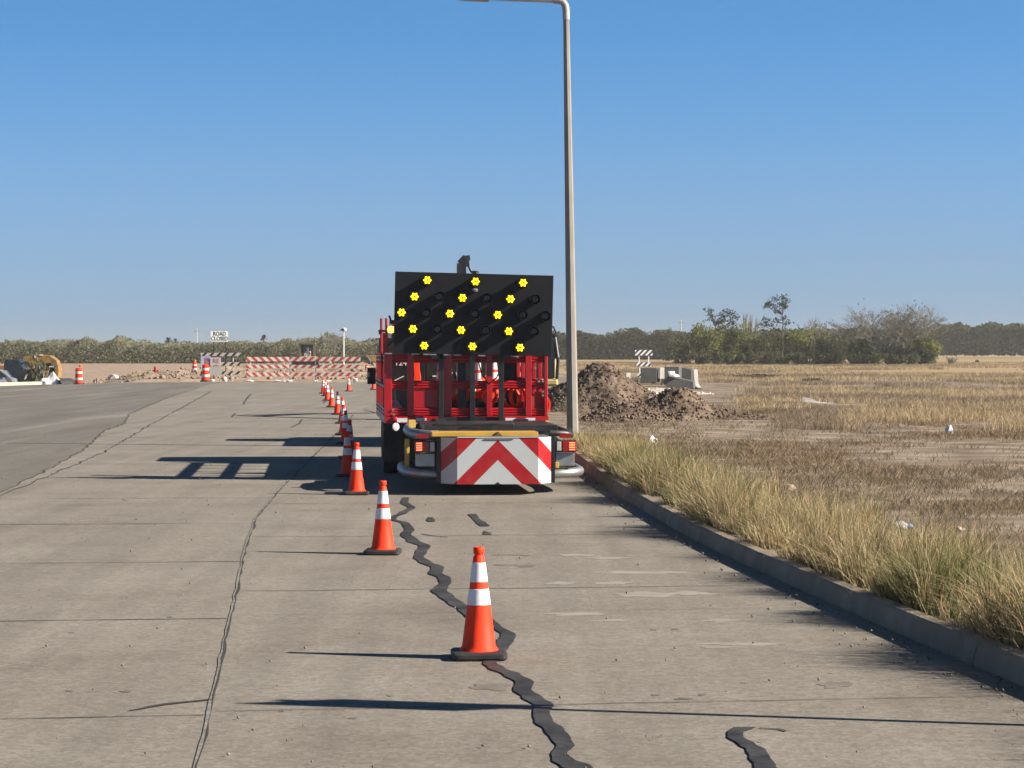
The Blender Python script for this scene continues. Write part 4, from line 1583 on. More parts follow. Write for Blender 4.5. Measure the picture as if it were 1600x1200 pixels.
def heap(name, label, cat, parts, m, seed, grid=0.1, clods=500, csize=(0.04, 0.14), rough=0.3):
    """parts: list of (x, y, height, rx, ry): overlapping cones of tipped soil"""
    xs = [p[0] for p in parts]
    ysv = [p[1] for p in parts]
    R_ = max(max(p[3], p[4]) for p in parts) + 0.4
    x0, x1, y0, y1 = min(xs) - R_, max(xs) + R_, min(ysv) - R_, max(ysv) + R_
    nx, ny = int((x1 - x0) / grid), int((y1 - y0) / grid)

    def hz(x, y):
        h = -0.3
        for (cx, cy, H, rx, ry) in parts:
            r = math.hypot((x - cx) / rx, (y - cy) / ry)
            r += 0.16 * mnoise.noise((x * 0.8 + seed, y * 0.8, 1))
            v = H * (1 - r) if r > 0.12 else H * (0.88 - 0.5 * r * r * 0)
            h = max(h, v)
        if h > -0.3:
            n = mnoise.noise((x * 1.6, y * 1.6, seed)) * 0.5 + mnoise.noise((x * 4.5, y * 4.5, seed)) * 0.35 + mnoise.noise((x * 11, y * 11, seed)) * 0.25
            h += rough * n * min(1.0, max(0.15, h + 0.4))
        return h
    gx = np.linspace(x0, x1, nx)
    gy = np.linspace(y0, y1, ny)
    Z = np.array([[hz(x, y) for x in gx] for y in gy])
    Xg, Yg = np.meshgrid(gx, gy)
    Vv = np.stack([Xg, Yg, Z + 0.12], 2).reshape(-1, 3)
    keep = []
    for j in range(ny - 1):
        for i in range(nx - 1):
            if max(Z[j, i], Z[j, i + 1], Z[j + 1, i], Z[j + 1, i + 1]) > -0.25:
                a = j * nx + i
                keep.append((a, a + 1, a + nx + 1, a + nx))
    lo = [i for f in keep for i in f]
    tots = [4] * len(keep)
    Vl = [Vv]
    base = len(Vv)
    rnd = random.Random(seed)
    ico = [Vector(p) for p in ((0, 0, 1), (0, 0, -1), (1, 0, 0), (-1, 0, 0), (0, 1, 0), (0, -1, 0))]
    tri = [(0, 2, 4), (0, 4, 3), (0, 3, 5), (0, 5, 2), (1, 4, 2), (1, 3, 4), (1, 5, 3), (1, 2, 5)]
    made = 0
    while made < clods:
        x, y = rnd.uniform(x0, x1), rnd.uniform(y0, y1)
        z = hz(x, y)
        if z < -0.12:
            continue
        s = csize[0] + (csize[1] - csize[0]) * rnd.random() ** 3
        rot = Matrix.Rotation(rnd.uniform(0, 6.3), 3, Vector((rnd.random(), rnd.random(), rnd.random() + 0.01)).normalized())
        vs = [rot @ (p * s * rnd.uniform(0.6, 1.2)) + Vector((x, y, z + 0.12 + s * 0.3)) for p in ico]
        Vl.append(np.array([tuple(p) for p in vs]))
        for t in tri:
            lo += [base + i for i in t]
            tots.append(3)
        base += 6
        made += 1
    o = fast_mesh(name, np.concatenate(Vl), lo, tots, m)
    return tag(o, label, cat)


heap('dirt_pile', 'tall brown dirt pile rising to a peak just right of the lamp pole', 'dirt pile', [(2.72, 71, 1.66, 2.3, 2.6), (1.9, 70.2, 0.75, 1.4, 2.0), (4.0, 70.5, 0.72, 1.5, 2.0)], M_SOIL, 3, clods=4500, csize=(0.008, 0.065), grid=0.045, rough=0.22)
heap('dirt_pile', 'lower lumpy dirt pile spreading to the right in front of the tall one', 'dirt pile', [(4.45, 61.5, 0.9, 1.7, 1.7), (3.2, 60.8, 0.55, 1.6, 1.5), (5.4, 61.2, 0.40, 1.5, 1.3)], M_SOIL, 8, clods=4500, csize=(0.008, 0.065), grid=0.045, rough=0.22)
heap('sand_heap', 'low pale sand heap between the dirt piles and the tilted slab', 'sand heap', [(6.4, 98, 0.28, 2.2, 2.2)], mat('pale_sand', (0.62, 0.54, 0.46), 0.95, var=0.1), 5, clods=60, rough=0.12)
heap('dirt_pile', 'small dark spoil heap seen left of the lamp pole beside the excavator', 'dirt pile', [(2.2, 82, 0.75, 1.3, 1.3)], M_SOIL, 12, clods=200)
heap('dirt_mound', 'low dark turfy mound under the narrow tilted barricade', 'dirt mound', [(6.9, 124, 0.45, 2.6, 1.8)], mat('dark_turf', (0.13, 0.1, 0.06), 0.95, var=0.3, scale=2), 6, grid=0.2, clods=150, rough=0.2)

# ------------------------------------------------------------------ striped barricades
def barricade(label, c, w, rz, ms, rails=((1.28, 1.56), (0.84, 1.06), (0.32, 0.56)), group='striped road closure barricades', z=0.02, tilt=0.0, overhang=0.3):
    b = thing('barricade', label, 'barricade', (c[0], c[1], z), rz, group)
    b.rotation_euler = (0, tilt, rz)
    for i, (a, t) in enumerate(rails):
        m = MB()
        m.box(-w / 2, w / 2, -0.03, 0.0, a, t)
        m.build('rail', ms, b, bevel=0.004)
    for s in (-1, 1):
        m = MB()
        x = s * (w / 2 - overhang)
        m.box(x - 0.035, x + 0.035, 0.003, 0.06, 0.0, 1.5)
        m.build('post', M_WHITE, b)
        m = MB()
        m.box(x - 0.04, x + 0.04, -0.7, 0.75, 0.0, 0.06)
        m.build('foot', M_WHITE, b)
    return b


def at_d(px, d):
    return ((px - 800) * d / F_PX, d)


barricade('leftmost of the three red and white barricades, beside the black striped one', at_d(418, 145.4), 2.75, 0.06, M_STRIPE_L)
barricade('middle of the three red and white barricades, below the machine with a dark blade', at_d(472, 146.2), 2.35, -0.05, M_STRIPE_R)
barricade('rightmost of the three red and white barricades, nearest the red truck', at_d(531, 146.0), 2.65, -0.04, M_STRIPE_R)
bk = barricade('black and white striped barricade carrying the banner, under the road closed sign', at_d(345, 147.6), 2.6, 0.0, M_STRIPE_K, rails=((1.62, 1.82), (0.98, 1.22), (0.42, 0.64)), overhang=0.5)
v = thing('barricade', 'narrow barricade with splayed legs standing on the mound right of the dirt pile', 'barricade', (at_d(1007, 124)[0], 124, 0.4), 0.25)
for (za, zb2, w) in ((1.32, 1.62, 1.0), (0.72, 0.95, 0.82), (0.1, 0.33, 0.72)):
    m = MB()
    m.box(-w / 2 - 0.05, w / 2 - 0.05, -0.03, 0, za, zb2)
    m.build('rail', M_STRIPE_N, v)
for s in (-1, 1):
    MB().bar((-0.05 + s * 0.17, 0.03, -0.35), (-0.02 + s * 0.3, 0.03, 1.6), 0.06, 0.05, up=(0, 1, 0)).build('post', M_WHITE, v)

# road closed sign and banner
rc = thing('road_closed_sign', 'white rectangular sign reading ROAD CLOSED on two thin posts', 'road sign', (at_d(343, 148.2)[0], 148.2, 0.0), 0.22)
zc = CAM_H + (548 - 525.3) * 147 / F_PX
m = MB()
m.box(-0.61, 0.61, -0.012, 0, zc - 0.37, zc + 0.37)
pl = m.build('plate', mat('sign_white', (0.74, 0.78, 0.76), 0.4, var=0.05), rc)
m = MB()
for (a, b_, c, d) in ((-0.60, 0.60, zc + 0.345, zc + 0.36), (-0.60, 0.60, zc - 0.36, zc - 0.345), (-0.60, -0.585, zc - 0.344, zc + 0.344), (0.585, 0.60, zc - 0.344, zc + 0.344)):
    m.box(a, b_, -0.016, -0.0125, c, d)
m.build('border', M_BLACK, pl)
t1 = text_obj('lettering', 'ROAD', 0.36, M_BLACK, pl, (0, -0.017, zc + 0.155), sx=0.82)
t2 = text_obj('lettering', 'CLOSED', 0.36, M_BLACK, pl, (0, -0.017, zc - 0.16), sx=0.82)
for s in (-1, 1):
    MB().box(s * 0.4 - 0.025, s * 0.4 + 0.025, 0.003, 0.045, 0.0, zc + 0.36).build('post', M_DARKMETAL, rc)
bn = thing('banner', 'white banner with a purple and pink field hung on the black striped barricade', 'banner', (at_d(322, 147.4)[0], 147.4, 0))
m = MB()
m.box(-0.34, 0.3, -0.012, 0, 0.9, 1.62)
m.build('sheet', mat('banner_white', (0.7, 0.66, 0.75), 0.6), bn)
m = MB()
m.box(-0.12, 0.29, -0.016, -0.0125, 1.13, 1.54)
m.build('purple_field', mat('banner_purple', (0.3, 0.25, 0.55), 0.6), bn)
m = MB()
m.box(-0.12, 0.29, -0.016, -0.0125, 0.94, 1.127)
m.build('pink_field', mat('banner_pink', (0.62, 0.34, 0.5), 0.6), bn)
br = thing('notice', 'white notice with red letters RE beside the purple banner', 'notice', (at_d(337, 147.35)[0], 147.35, 0))
MB().box(-0.34, 0.34, -0.012, 0, 1.06, 1.54).build('sheet', M_WHITE, br)
text_obj('lettering', 'RE', 0.4, mat('notice_red', (0.5, 0.15, 0.2), 0.6), br, (0.02, -0.014, 1.3))
ob = tag(MB().box(-0.38, 0.38, -0.02, 0, 0.42, 0.92).build('notice_board', mat('notice_grey', (0.6, 0.6, 0.56), 0.6), None), 'blank pale board hung below the notice with red letters', 'board')
ob.location = (at_d(337, 147.2)[0], 147.2, 0)
# sandbags on the feet of the barricades
sb = [(333, 592, 'small white sandbag right of the amber drum', (0.12, 0.1, 0.1)), (352, 591, 'upright white sandbag under the black striped barricade', (0.16, 0.12, 0.2)), (390, 593.5, 'flat white sandbag at the left foot of the leftmost red barricade', (0.3, 0.16, 0.07)),
      (434, 594, 'flat white sandbag between the leftmost and middle red barricades', (0.22, 0.15, 0.06)), (453, 594.5, 'flat white sandbag under the left post of the middle red barricade', (0.2, 0.15, 0.06)),
      (512, 595, 'flat white sandbag behind the row of cones', (0.26, 0.15, 0.06)), (556, 592, 'white sandbag at the right end of the red barricades', (0.15, 0.12, 0.14))]
for i, (px, py, lab, sz) in enumerate(sb):
    x, y = G(px, py)
    x, y = x * min(1, 145.0 / y), min(y, 145.0)
    crumple('sandbag', lab, 'sandbag', (x, y - 0.3, 0.0 if y < 144 else 0.02), sz, M_WHITE, i + 20, group='white sandbags at the barricades', rough=0.2)

# ------------------------------------------------------------------ machines and vehicles beyond the road
mc = thing('bulldozer', 'yellow crawler machine facing the camera with dark canopy cab and wide dark blade', 'bulldozer', (at_d(480, 200)[0], 200, 0.1))
for s in (-1, 1):
    m = MB()
    x0, x1 = sorted((s * 0.5, s * 0.95))
    m.prism([(-1.6, 0.2), (-1.4, 0), (1.4, 0), (1.6, 0.2), (1.4, 0.75), (-1.4, 0.75)], x0, x1, Matrix.Rotation(R(90), 4, 'Z'))
    m.build('track', M_DARKMETAL, mc)
m = MB()
m.box(-0.5, 0.5, -1.7, 0.2, 0.55, 1.35)
m.box(-0.7, 0.7, 0.2, 1.2, 0.55, 1.4)
m.build('body', M_OCHRE, mc, bevel=0.05)
m = MB()
for x in (-0.6, 0.6):
    for y in (-0.3, 0.9):
        m.box(x - 0.06, x + 0.06, y - 0.06, y + 0.06, 1.4, 2.48)
m.box(-0.72, 0.72, -0.45, 1.05, 2.45, 2.56)
cb = m.build('canopy', mat('dusty_frame', (0.17, 0.14, 0.085), 0.7), mc)
m = MB()
m.box(-0.54, 0.54, 0.86, 0.9, 1.4, 2.44)
m.build('rear_window', M_GLASS, cb)
m = MB()
m.prism([(-1.15, 0.55), (1.15, 0.55), (1.15, 1.05), (-1.15, 1.05)], -2.3, -2.2)
m.bar((-1.15, -2.32, 0.58), (1.15, -2.32, 0.58), 0.12, 0.1)
m.build('blade', M_BLACK, mc)
m = MB()
for s in (-1, 1):
    m.bar((s * 0.7, -2.2, 0.75), (s * 0.97, 0, 0.55), 0.12, 0.15)
m.build('push_arm', M_OCHRE, mc)
# operator
pme = bpy.data.meshes.new('person')
pv = [((0, 0, 0), .16), ((0, -.01, .22), .17), ((0, 0, .42), .19), ((0, 0, .52), .08), ((0, -.02, .62), .1), ((0, -.02, .74), .085),
      ((-.2, 0, .44), .07), ((-.27, -.1, .2), .055), ((-.2, -.33, .14), .045), ((.2, 0, .44), .07), ((.27, -.1, .2), .055), ((.2, -.33, .14), .045),
      ((-.1, -.1, -.02), .1), ((-.13, -.42, 0), .08), ((-.13, -.46, -.36), .055), ((-.13, -.6, -.4), .05), ((.1, -.1, -.02), .1), ((.13, -.42, 0), .08), ((.13, -.46, -.36), .055), ((.13, -.6, -.4), .05)]
pe = [(0, 1), (1, 2), (2, 3), (3, 4), (4, 5), (2, 6), (6, 7), (7, 8), (2, 9), (9, 10), (10, 11), (0, 12), (12, 13), (13, 14), (14, 15), (0, 16), (16, 17), (17, 18), (18, 19)]
pme.from_pydata([p[0] for p in pv], pe, [])
po = bpy.data.objects.new('person', pme)
COL.objects.link(po)
po.modifiers.new('skin', 'SKIN')
for i, sv in enumerate(pme.skin_vertices[0].data):
    sv.radius = (pv[i][1], pv[i][1])
    sv.use_root = (i == 0)
po.modifiers.new('smooth', 'SUBSURF').levels = 1
M_SHIRT = mat('pale_shirt', (0.65, 0.62, 0.55), 0.8)
pme.materials.append(M_SHIRT)
po.location = (at_d(480.8, 199.9)[0], 199.9, 1.42)
tag(po, 'person in a pale shirt and white hat seated under the machine canopy', 'person')
m = MB()
m.lathe([(0.13, 0.7), (0.11, 0.74), (0.1, 0.8), (0.06, 0.84), (0.001, 0.85)], 14, Matrix.Translation((0, -0.02, 0)))
m.build('hat', M_WHITE, po, smooth=True)

ld = thing('wheel_loader', 'dusty yellow wheeled machine with a big dark tyre half hidden behind the truck mirror', 'wheel loader', (at_d(571, 226)[0], 226, -0.02))
zg = 0.22
for x in (0.0, 2.6):
    for y in (-0.9, 0.9):
        M = Matrix.Translation((x, y, zg + 0.62)) @ Matrix.Rotation(R(90), 4, 'X')
        t = MB()
        t.lathe([(0.3, -0.22), (0.55, -0.22), (0.62, -0.14), (0.62, 0.14), (0.55, 0.22), (0.3, 0.22)], 20, M, close=True)
        o = t.build('wheel', M_RUBBER, ld, smooth=True)
        t = MB()
        t.lathe([(0.31, -0.16), (0.1, -0.12), (0.001, -0.14)], 16, M)
        t.lathe([(0.31, 0.16), (0.1, 0.12), (0.001, 0.14)], 16, M)
        t.build('rim', M_OCHRE, o)
m = MB()
m.prism([(-0.2, 0.9), (3.6, 0.8), (3.6, 1.7), (2.2, 1.75), (0.9, 1.55), (0.1, 1.5)], -0.66, 0.66)
m.build('body', M_OCHRE, ld, bevel=0.06)
m = MB()
m.box(1.2, 2.2, -0.6, 0.6, 1.76, 2.5)
m.build('cab', M_GLASS, ld, bevel=0.05)

# low yellow loader, pickup and car beyond the side-road kerb (ground lower there)
ZL = -0.6
by = thing('backhoe_loader', 'dusty yellow backhoe with a raised bucket behind the leafy shrub at far left', 'backhoe', (at_d(52, 156)[0], 156, ZL))
m = MB()
m.prism([(-3.6, 0.5), (1.0, 0.5), (1.2, 1.2), (0.4, 1.6), (-1.0, 1.55), (-3.6, 1.62)], -0.7, 0.7)
m.build('body', mat('rusty_yellow', (0.36, 0.17, 0.05), 0.6, var=0.2, dirt=(0.2, 0.13, 0.08), dirt_amt=0.6), by, bevel=0.05)
for x in (-2.6, 0.4):
    M = Matrix.Translation((x, -0.75, 0.5)) @ Matrix.Rotation(R(90), 4, 'X')
    t = MB()
    t.lathe([(0.25, -0.2), (0.45, -0.2), (0.5, -0.12), (0.5, 0.12), (0.45, 0.2), (0.25, 0.2)], 18, M, close=True)
    t.build('wheel', M_RUBBER, by, smooth=True)
m = MB()
m.bar((0.4, -0.3, 1.3), (0.2, -0.3, 1.95), 0.25, 0.3)
m.prism([(-0.75, 1.75), (-0.5, 2.15), (0.4, 2.33), (1.3, 2.25), (1.75, 1.9), (1.9, 1.3), (1.85, 0.75), (1.6, 0.35), (1.45, 0.38), (1.65, 0.8), (1.6, 1.3), (1.3, 1.75), (0.6, 1.65), (0.1, 1.5)], -0.75, 0.35)
MB().prism([(-0.55, 0.7), (-0.6, 1.6), (0.1, 1.55), (0.6, 1.7), (1.3, 1.8), (1.62, 1.3), (1.6, 0.8), (1.3, 0.6)], 0.2, 0.3).build('bucket_plate', M_BLACK if False else mat('bucket_dark', (0.09, 0.06, 0.03), 0.7, var=0.4), by)
m.build('bucket', mat('rusty_bucket', (0.40, 0.23, 0.055), 0.6, var=0.35, scale=3, dirt=(0.07, 0.05, 0.035), dirt_amt=1.0), by, bevel=0.03)
m = MB()
for (x, z, w, h) in ((0.28, 2.2, 0.08, 0.22), (0.7, 2.28, 0.25, 0.1), (0.3, 1.45, 0.2, 0.12), (1.4, 1.5, 0.3, 0.08)):
    m.box(x - w / 2, x + w / 2, -0.78, -0.753, z - h / 2, z + h / 2)
m.build('painted_highlight', M_WHITE, by)  # white patches painted on as highlights of the bucket


def car_body(outline, half, m, parent, name='body', glass=None, inset=0.1):
    """side outline (x, z) extruded with the glasshouse drawn in"""
    zmax = max(z for x, z in outline)
    zb_ = glass
    vs = []
    for s in (-1, 1):
        for x, z in outline:
            t = max(0.0, (z - zb_) / (zmax - zb_))
            vs.append((x, s * (half - inset * t), z))
    n = len(outline)
    mb = MB()
    mb.add(vs, [tuple(range(n)), tuple(range(2 * n - 1, n - 1, -1))] + [(i, i + n, (i + 1) % n + n, (i + 1) % n) for i in range(n)])
    return mb.build(name, m, parent, bevel=0.05)


M_SILVER = mat('silver_paint', (0.5, 0.52, 0.54), 0.3, 0.5, var=0.05, coat=0.5)
M_NAVY = mat('dark_paint', (0.02, 0.024, 0.03), 0.35, 0.2, var=0.2, dirt=(0.14, 0.12, 0.1), dirt_amt=0.3, coat=0.3)
M_LITE = mat('pale_fender', (0.4, 0.42, 0.42), 0.4)
pk = thing('pickup_truck', 'dark pickup with tall cab and pale front wheel arch behind the silver car', 'pickup', (at_d(38, 146)[0], 146, ZL))
b = car_body([(-3.2, 0.35), (1.1, 0.35), (1.15, 0.9), (1.0, 1.22), (0.2, 1.32), (-0.12, 1.95), (-0.25, 2.02), (-1.0, 2.02), (-1.12, 1.95), (-1.15, 1.3), (-3.2, 1.3)], 0.9, M_NAVY, pk, glass=1.3, inset=0.16)
m = MB()
m.add([(-1.05, -0.862, 1.38), (-0.5, -0.862, 1.38), (-0.5, -0.79, 1.9), (-1.0, -0.79, 1.9)], [(0, 1, 2, 3)])
m.add([(-0.42, -0.862, 1.38), (0.1, -0.862, 1.38), (-0.16, -0.79, 1.9), (-0.42, -0.79, 1.9)], [(0, 1, 2, 3)])
m.add([(0.17, -0.78, 1.36), (0.17, 0.78, 1.36), (-0.09, 0.68, 1.92), (-0.09, -0.68, 1.92)], [(0, 1, 2, 3)])
m.build('window', M_GLASS, pk)
m = MB()
m.tube([(0.22, -0.95, 0.75), (0.3, -0.95, 0.98), (0.5, -0.95, 1.1), (0.75, -0.95, 1.08), (0.95, -0.95, 0.9), (1.02, -0.95, 0.6)], 0.07, 8)
m.build('wheel_arch', M_LITE, pk)
for x in (-2.4, 0.6):
    for s in (-1, 1):
        M = Matrix.Translation((x, s * 0.86, 0.38)) @ Matrix.Rotation(R(90), 4, 'X')
        t = MB()
        t.lathe([(0.2, -0.12), (0.36, -0.12), (0.38, -0.06), (0.38, 0.06), (0.36, 0.12), (0.2, 0.12)], 18, M, close=True)
        o = t.build('wheel', M_RUBBER, pk, smooth=True)
        t = MB()
        t.lathe([(0.21, -0.08), (0.001, -0.06)], 14, M)
        t.lathe([(0.21, 0.08), (0.001, 0.06)], 14, M)
        t.build('rim', M_GALV, o)
cr = thing('parked_car', 'silver car with dark rear window at the far left edge, behind the pale kerb', 'car', (at_d(6, 136)[0], 136, ZL), 0.15)
b = car_body([(-3.4, 0.25), (0.72, 0.25), (0.78, 0.55), (0.72, 0.9), (0.45, 1.0), (0.15, 1.38), (-0.2, 1.46), (-1.6, 1.46), (-2.3, 1.0), (-3.3, 0.85)], 0.86, M_SILVER, cr, glass=0.95, inset=0.2)
m = MB()
m.add([(-1.5, -0.852, 1.0), (0.2, -0.852, 1.0), (-0.05, -0.685, 1.38), (-1.35, -0.685, 1.38)], [(0, 1, 2, 3)])
m.add([(0.46, -0.68, 1.0), (0.46, 0.68, 1.0), (0.19, 0.6, 1.37), (0.19, -0.6, 1.37)], [(0, 1, 2, 3)])
m.build('window', M_GLASS, cr)
MB().box(0.5, 0.74, -0.87, -0.6, 0.72, 0.86).build('taillight', M_CLEAR, cr, bevel=0.02)
for x in (-2.6, 0.0):
    for s in (-1, 1):
        M = Matrix.Translation((x, s * 0.8, 0.32)) @ Matrix.Rotation(R(90), 4, 'X')
        t = MB()
        t.lathe([(0.18, -0.1), (0.3, -0.1), (0.32, -0.05), (0.32, 0.05), (0.3, 0.1), (0.18, 0.1)], 18, M, close=True)
        t.build('wheel', M_RUBBER, cr, smooth=True)

d_ = dup(pk, (-1.25, 50.5, 0.0), (0, 0, R(94)), 'dark pickup parked ahead of the red truck and hidden behind it', scale=(1.2, 1.15, 1.25))
# bag, pipes, posts, hydrant and oddments at the far edge of the road
crumple('bulk_bag', 'slumped white bulk bag right of the dark pickup', 'bag', (at_d(70, 134.5)[0], 134.5, -0.4), (0.38, 0.35, 0.5), M_WHITE, 41, rough=0.4)
crumple('bulk_bag', 'larger white bulk bag leaning beside the black pipe mouth', 'bag', (at_d(83, 134.8)[0], 134.8, -0.42), (0.42, 0.35, 0.68), M_WHITE, 44, rough=0.4)
m = MB()
m.lathe([(0.42, -0.9), (0.46, -0.9), (0.46, 0.9), (0.42, 0.9)], 24, Matrix.Rotation(R(90), 4, 'X'), close=True)
o = m.build('culvert_pipe', M_RUBBER, None, smooth=True)
o.location = (at_d(96, 135.5)[0], 135.5, -0.12)
o.rotation_euler = (0, 0, -0.35)
tag(o, 'black corrugated pipe mouth lying on the dirt left of the drum', 'pipe')
for px, lab, d in ((177, 'left white concrete pipe ring on the pale dirt', 196), (195, 'right white concrete pipe ring on the pale dirt', 192)):
    m = MB()
    m.lathe([(0.37, -0.3), (0.43, -0.3), (0.43, 0.3), (0.37, 0.3)], 24, Matrix.Rotation(R(90), 4, 'X'), close=True)
    o = m.build('concrete_pipe', mat('pale_concrete', (0.7, 0.68, 0.64), 0.8), None, smooth=True)
    x = at_d(px, d)[0]
    o.location = (x, d, float(ground_z(x, d)) + 0.12)
    o.rotation_euler = (0, 0, -0.3)
    tag(o, lab, 'pipe', 'concrete pipe rings')


def gpos(px, d, dz=0.0):
    x = at_d(px, d)[0]
    return (x, d, float(ground_z(x, d)) + dz)


o = MB().bar((0, 0, -0.1), (-0.06, 0, 0.75), 0.07, 0.07, up=(0, 1, 0)).build('wooden_stake', M_BARK, None)
o.location = gpos(152, 152)
tag(o, 'dark leaning stake left of the dark tarpaulin heap', 'stake')
crumple('tarpaulin_heap', 'dark green tarpaulin bundle on the dirt right of the stake', 'tarpaulin', gpos(166, 150, -0.05), (0.42, 0.4, 0.36), mat('dark_green_tarp', (0.06, 0.075, 0.06), 0.7), 51, rough=0.4)
hy = thing('fire_hydrant', 'small red hydrant on the dirt left of the road closed sign', 'fire hydrant', gpos(243, 158))
M_HYD = mat('hydrant_red', (0.45, 0.04, 0.03), 0.5)
m = MB()
m.lathe([(0.14, -0.2), (0.14, 0.1), (0.1, 0.12), (0.1, 0.5), (0.13, 0.52), (0.12, 0.6), (0.05, 0.68), (0.001, 0.7)], 14)
m.build('barrel', M_HYD, hy, smooth=True)
m = MB()
m.tube([(-0.2, 0, 0.38), (0.2, 0, 0.38)], 0.06, 10)
m.build('outlet', M_HYD, hy)
o = MB().box(-0.3, 0.3, -0.2, 0.2, 0, 0.28).build('white_box', M_WHITE, None, bevel=0.02)
o.location = gpos(261, 205)
tag(o, 'small white box on the dirt beyond the red hydrant', 'box')
sl_ = thing('solar_light', 'thin white post with a round white and black lamp above the rightmost barricade', 'light post', gpos(537, 182))
m = MB()
m.tube([(0, 0, -0.2), (0, 0, 2.95)], [0.07, 0.05], 8)
m.build('post', M_WHITE, sl_)
m = MB()
m.lathe([(0.001, -0.12), (0.2, -0.08), (0.24, 0.03), (0.16, 0.14), (0.001, 0.18)], 16, Matrix.Translation((0.02, 0, 3.05)))
m.build('lamp_head', M_WHITE, sl_, smooth=True)
m = MB()
m.prism([(-0.3, 2.98), (-0.02, 3.16), (0.08, 3.1), (0.05, 2.96), (-0.05, 2.98)], -0.28, -0.22)
m.build('hood', M_BLACK, sl_)

# broken concrete blocks right of the heaps
def block(label, pts_px, d0, d1, m, z_off=0.0, name='concrete_slab'):
    f = [A(px, py, d0) for px, py in pts_px]
    b_ = [p + Vector((0.25, d1 - d0, 0)) for p in f]
    mb = MB()
    n = len(f)
    c = sum(f, Vector()) / n
    mb.add([p - c for p in f] + [p - c for p in b_], [tuple(range(n)), tuple(range(2 * n - 1, n - 1, -1))] + [(i, i + n, (i + 1) % n + n, (i + 1) % n) for i in range(n)])
    o = mb.build(name, m, None, bevel=0.015)
    o.location = c
    return tag(o, label, 'concrete slab', 'broken concrete slabs')


block('leftmost concrete slab, behind the narrow tilted barricade', [(1001, 575), (1026, 574.5), (1026, 597), (1001, 599)], 117, 118.2, M_CONCD)
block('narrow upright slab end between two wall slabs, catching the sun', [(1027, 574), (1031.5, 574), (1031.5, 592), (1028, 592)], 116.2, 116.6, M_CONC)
block('middle concrete wall slab behind the tilted block', [(1033, 573), (1061, 573), (1061, 594), (1033, 600)], 117, 118, M_CONCD)
block('right upright concrete slab behind the tilted block', [(1065, 574), (1080.5, 577), (1081, 604), (1065, 602)], 115, 115.8, M_CONCD)
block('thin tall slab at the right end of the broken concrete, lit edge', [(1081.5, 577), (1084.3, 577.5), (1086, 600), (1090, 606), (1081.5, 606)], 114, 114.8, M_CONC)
block('large dark block tilted on its side in front of the wall slabs', [(1036, 596), (1044, 588), (1083, 596), (1084.5, 609), (1071, 613.5), (1062, 613), (1040, 603)], 109, 111, M_CONCD)
block('small white broken lump on top of the dark tilted block', [(1043, 580), (1047, 580), (1048, 584), (1054, 586), (1055, 589), (1046, 588)], 108.5, 109.0, M_WHITE, name='concrete_lump')
block('small white concrete stub right of the tall dirt pile', [(972, 583), (979, 582.5), (978.5, 592), (974, 592)], 119, 119.5, M_CONC, name='concrete_stub')
o = MB().bar(A(1086, 606, 110), A(1104, 612, 108), 0.2, 0.06).build('plank', M_BLACK, None)
tag(o, 'dark plank on the ground right of the tilted concrete block', 'plank')

# fallen signpost in the field
fs = thing('fallen_sign', 'white signpost lying in the dry grass with its board face out', 'road sign', A(1266, 629, 80))
k = 80 / F_PX
m = MB()
m.add([(-0.27, 0, 0.2), (0.18, 0.05, 0.1), (0.27, 0.02, -0.16), (-0.1, -0.03, -0.2), (-0.27, 0.01, 0.0), (-0.27, 0.04, 0.2), (0.18, 0.09, 0.1), (0.27, 0.06, -0.16), (-0.1, 0.01, -0.2), (-0.27, 0.05, 0.0)],
      [(0, 1, 2, 3, 4), (9, 8, 7, 6, 5)] + [(i, i + 5, (i + 1) % 5 + 5, (i + 1) % 5) for i in range(5)])
m.build('board', mat('faded_board', (0.6, 0.52, 0.48), 0.6), fs)
m = MB()
m.bar((-0.2, -0.06, 0.06), (1.45, 0.1, -0.12), 0.06, 0.06)
m.build('post', M_WHITE, fs)

# litter
litter = [(1410, 821, (0.09, 0.07, 0.05), 'white', 'crumpled white and blue plastic wrapper in the brown weeds'), (1438, 853, (0.1, 0.07, 0.05), 'paper', 'crumpled pale paper, left of two scraps in the red brown weeds'),
          (1459, 851, (0.06, 0.05, 0.05), 'paper', 'small torn paper scrap just right of the larger pale paper'), (1500, 826, (0.06, 0.05, 0.03), 'paper', 'pale paper scrap lying right of the blue wrapper'),
          (1547, 910, (0.05, 0.04, 0.06), 'white', 'small white scrap at the edge of the tall grass'), (1594, 912, (0.06, 0.04, 0.05), 'white', 'white scrap at the right edge of the picture'),
          (1483, 676, (0.1, 0.08, 0.13), 'white', 'white plastic bag standing before the dry grass'), (1020, 693, (0.11, 0.09, 0.1), 'white', 'white plastic bag in the weeds below the lower dirt pile'),
          (933, 692, (0.14, 0.1, 0.08), 'white', 'white plastic bag close right of the lamp pole foot'), (1232, 764, (0.12, 0.09, 0.05), 'tan', 'flattened tan carton on the bare soil'), (1165, 762, (0.08, 0.07, 0.04), 'tan', 'smaller tan carton scrap left of the flattened one')]
LM = {'white': mat('litter_white', (0.75, 0.76, 0.8), 0.5), 'paper': mat('litter_paper', (0.6, 0.5, 0.46), 0.7), 'tan': mat('litter_tan', (0.45, 0.33, 0.24), 0.8)}
for i, (px, py, sz, mk, lab) in enumerate(litter):
    d = (CAM_H - 0.16) * F_PX / (py - HORIZON)
    x = (px - 800) * d / F_PX
    o = crumple('litter', lab, 'litter', (x, d, float(ground_z(x, d)) + 0.0), sz, LM[mk], 60 + i, rz=i * 1.3, group='litter scattered in the field', rough=0.55)
    if i == 0:
        c = crumple('blue_film', None, None, (0.07, 0.0, 0.01), (0.05, 0.05, 0.035), mat('litter_blue', (0.2, 0.35, 0.6), 0.4), 90)
        c.parent = o
#@@PART4

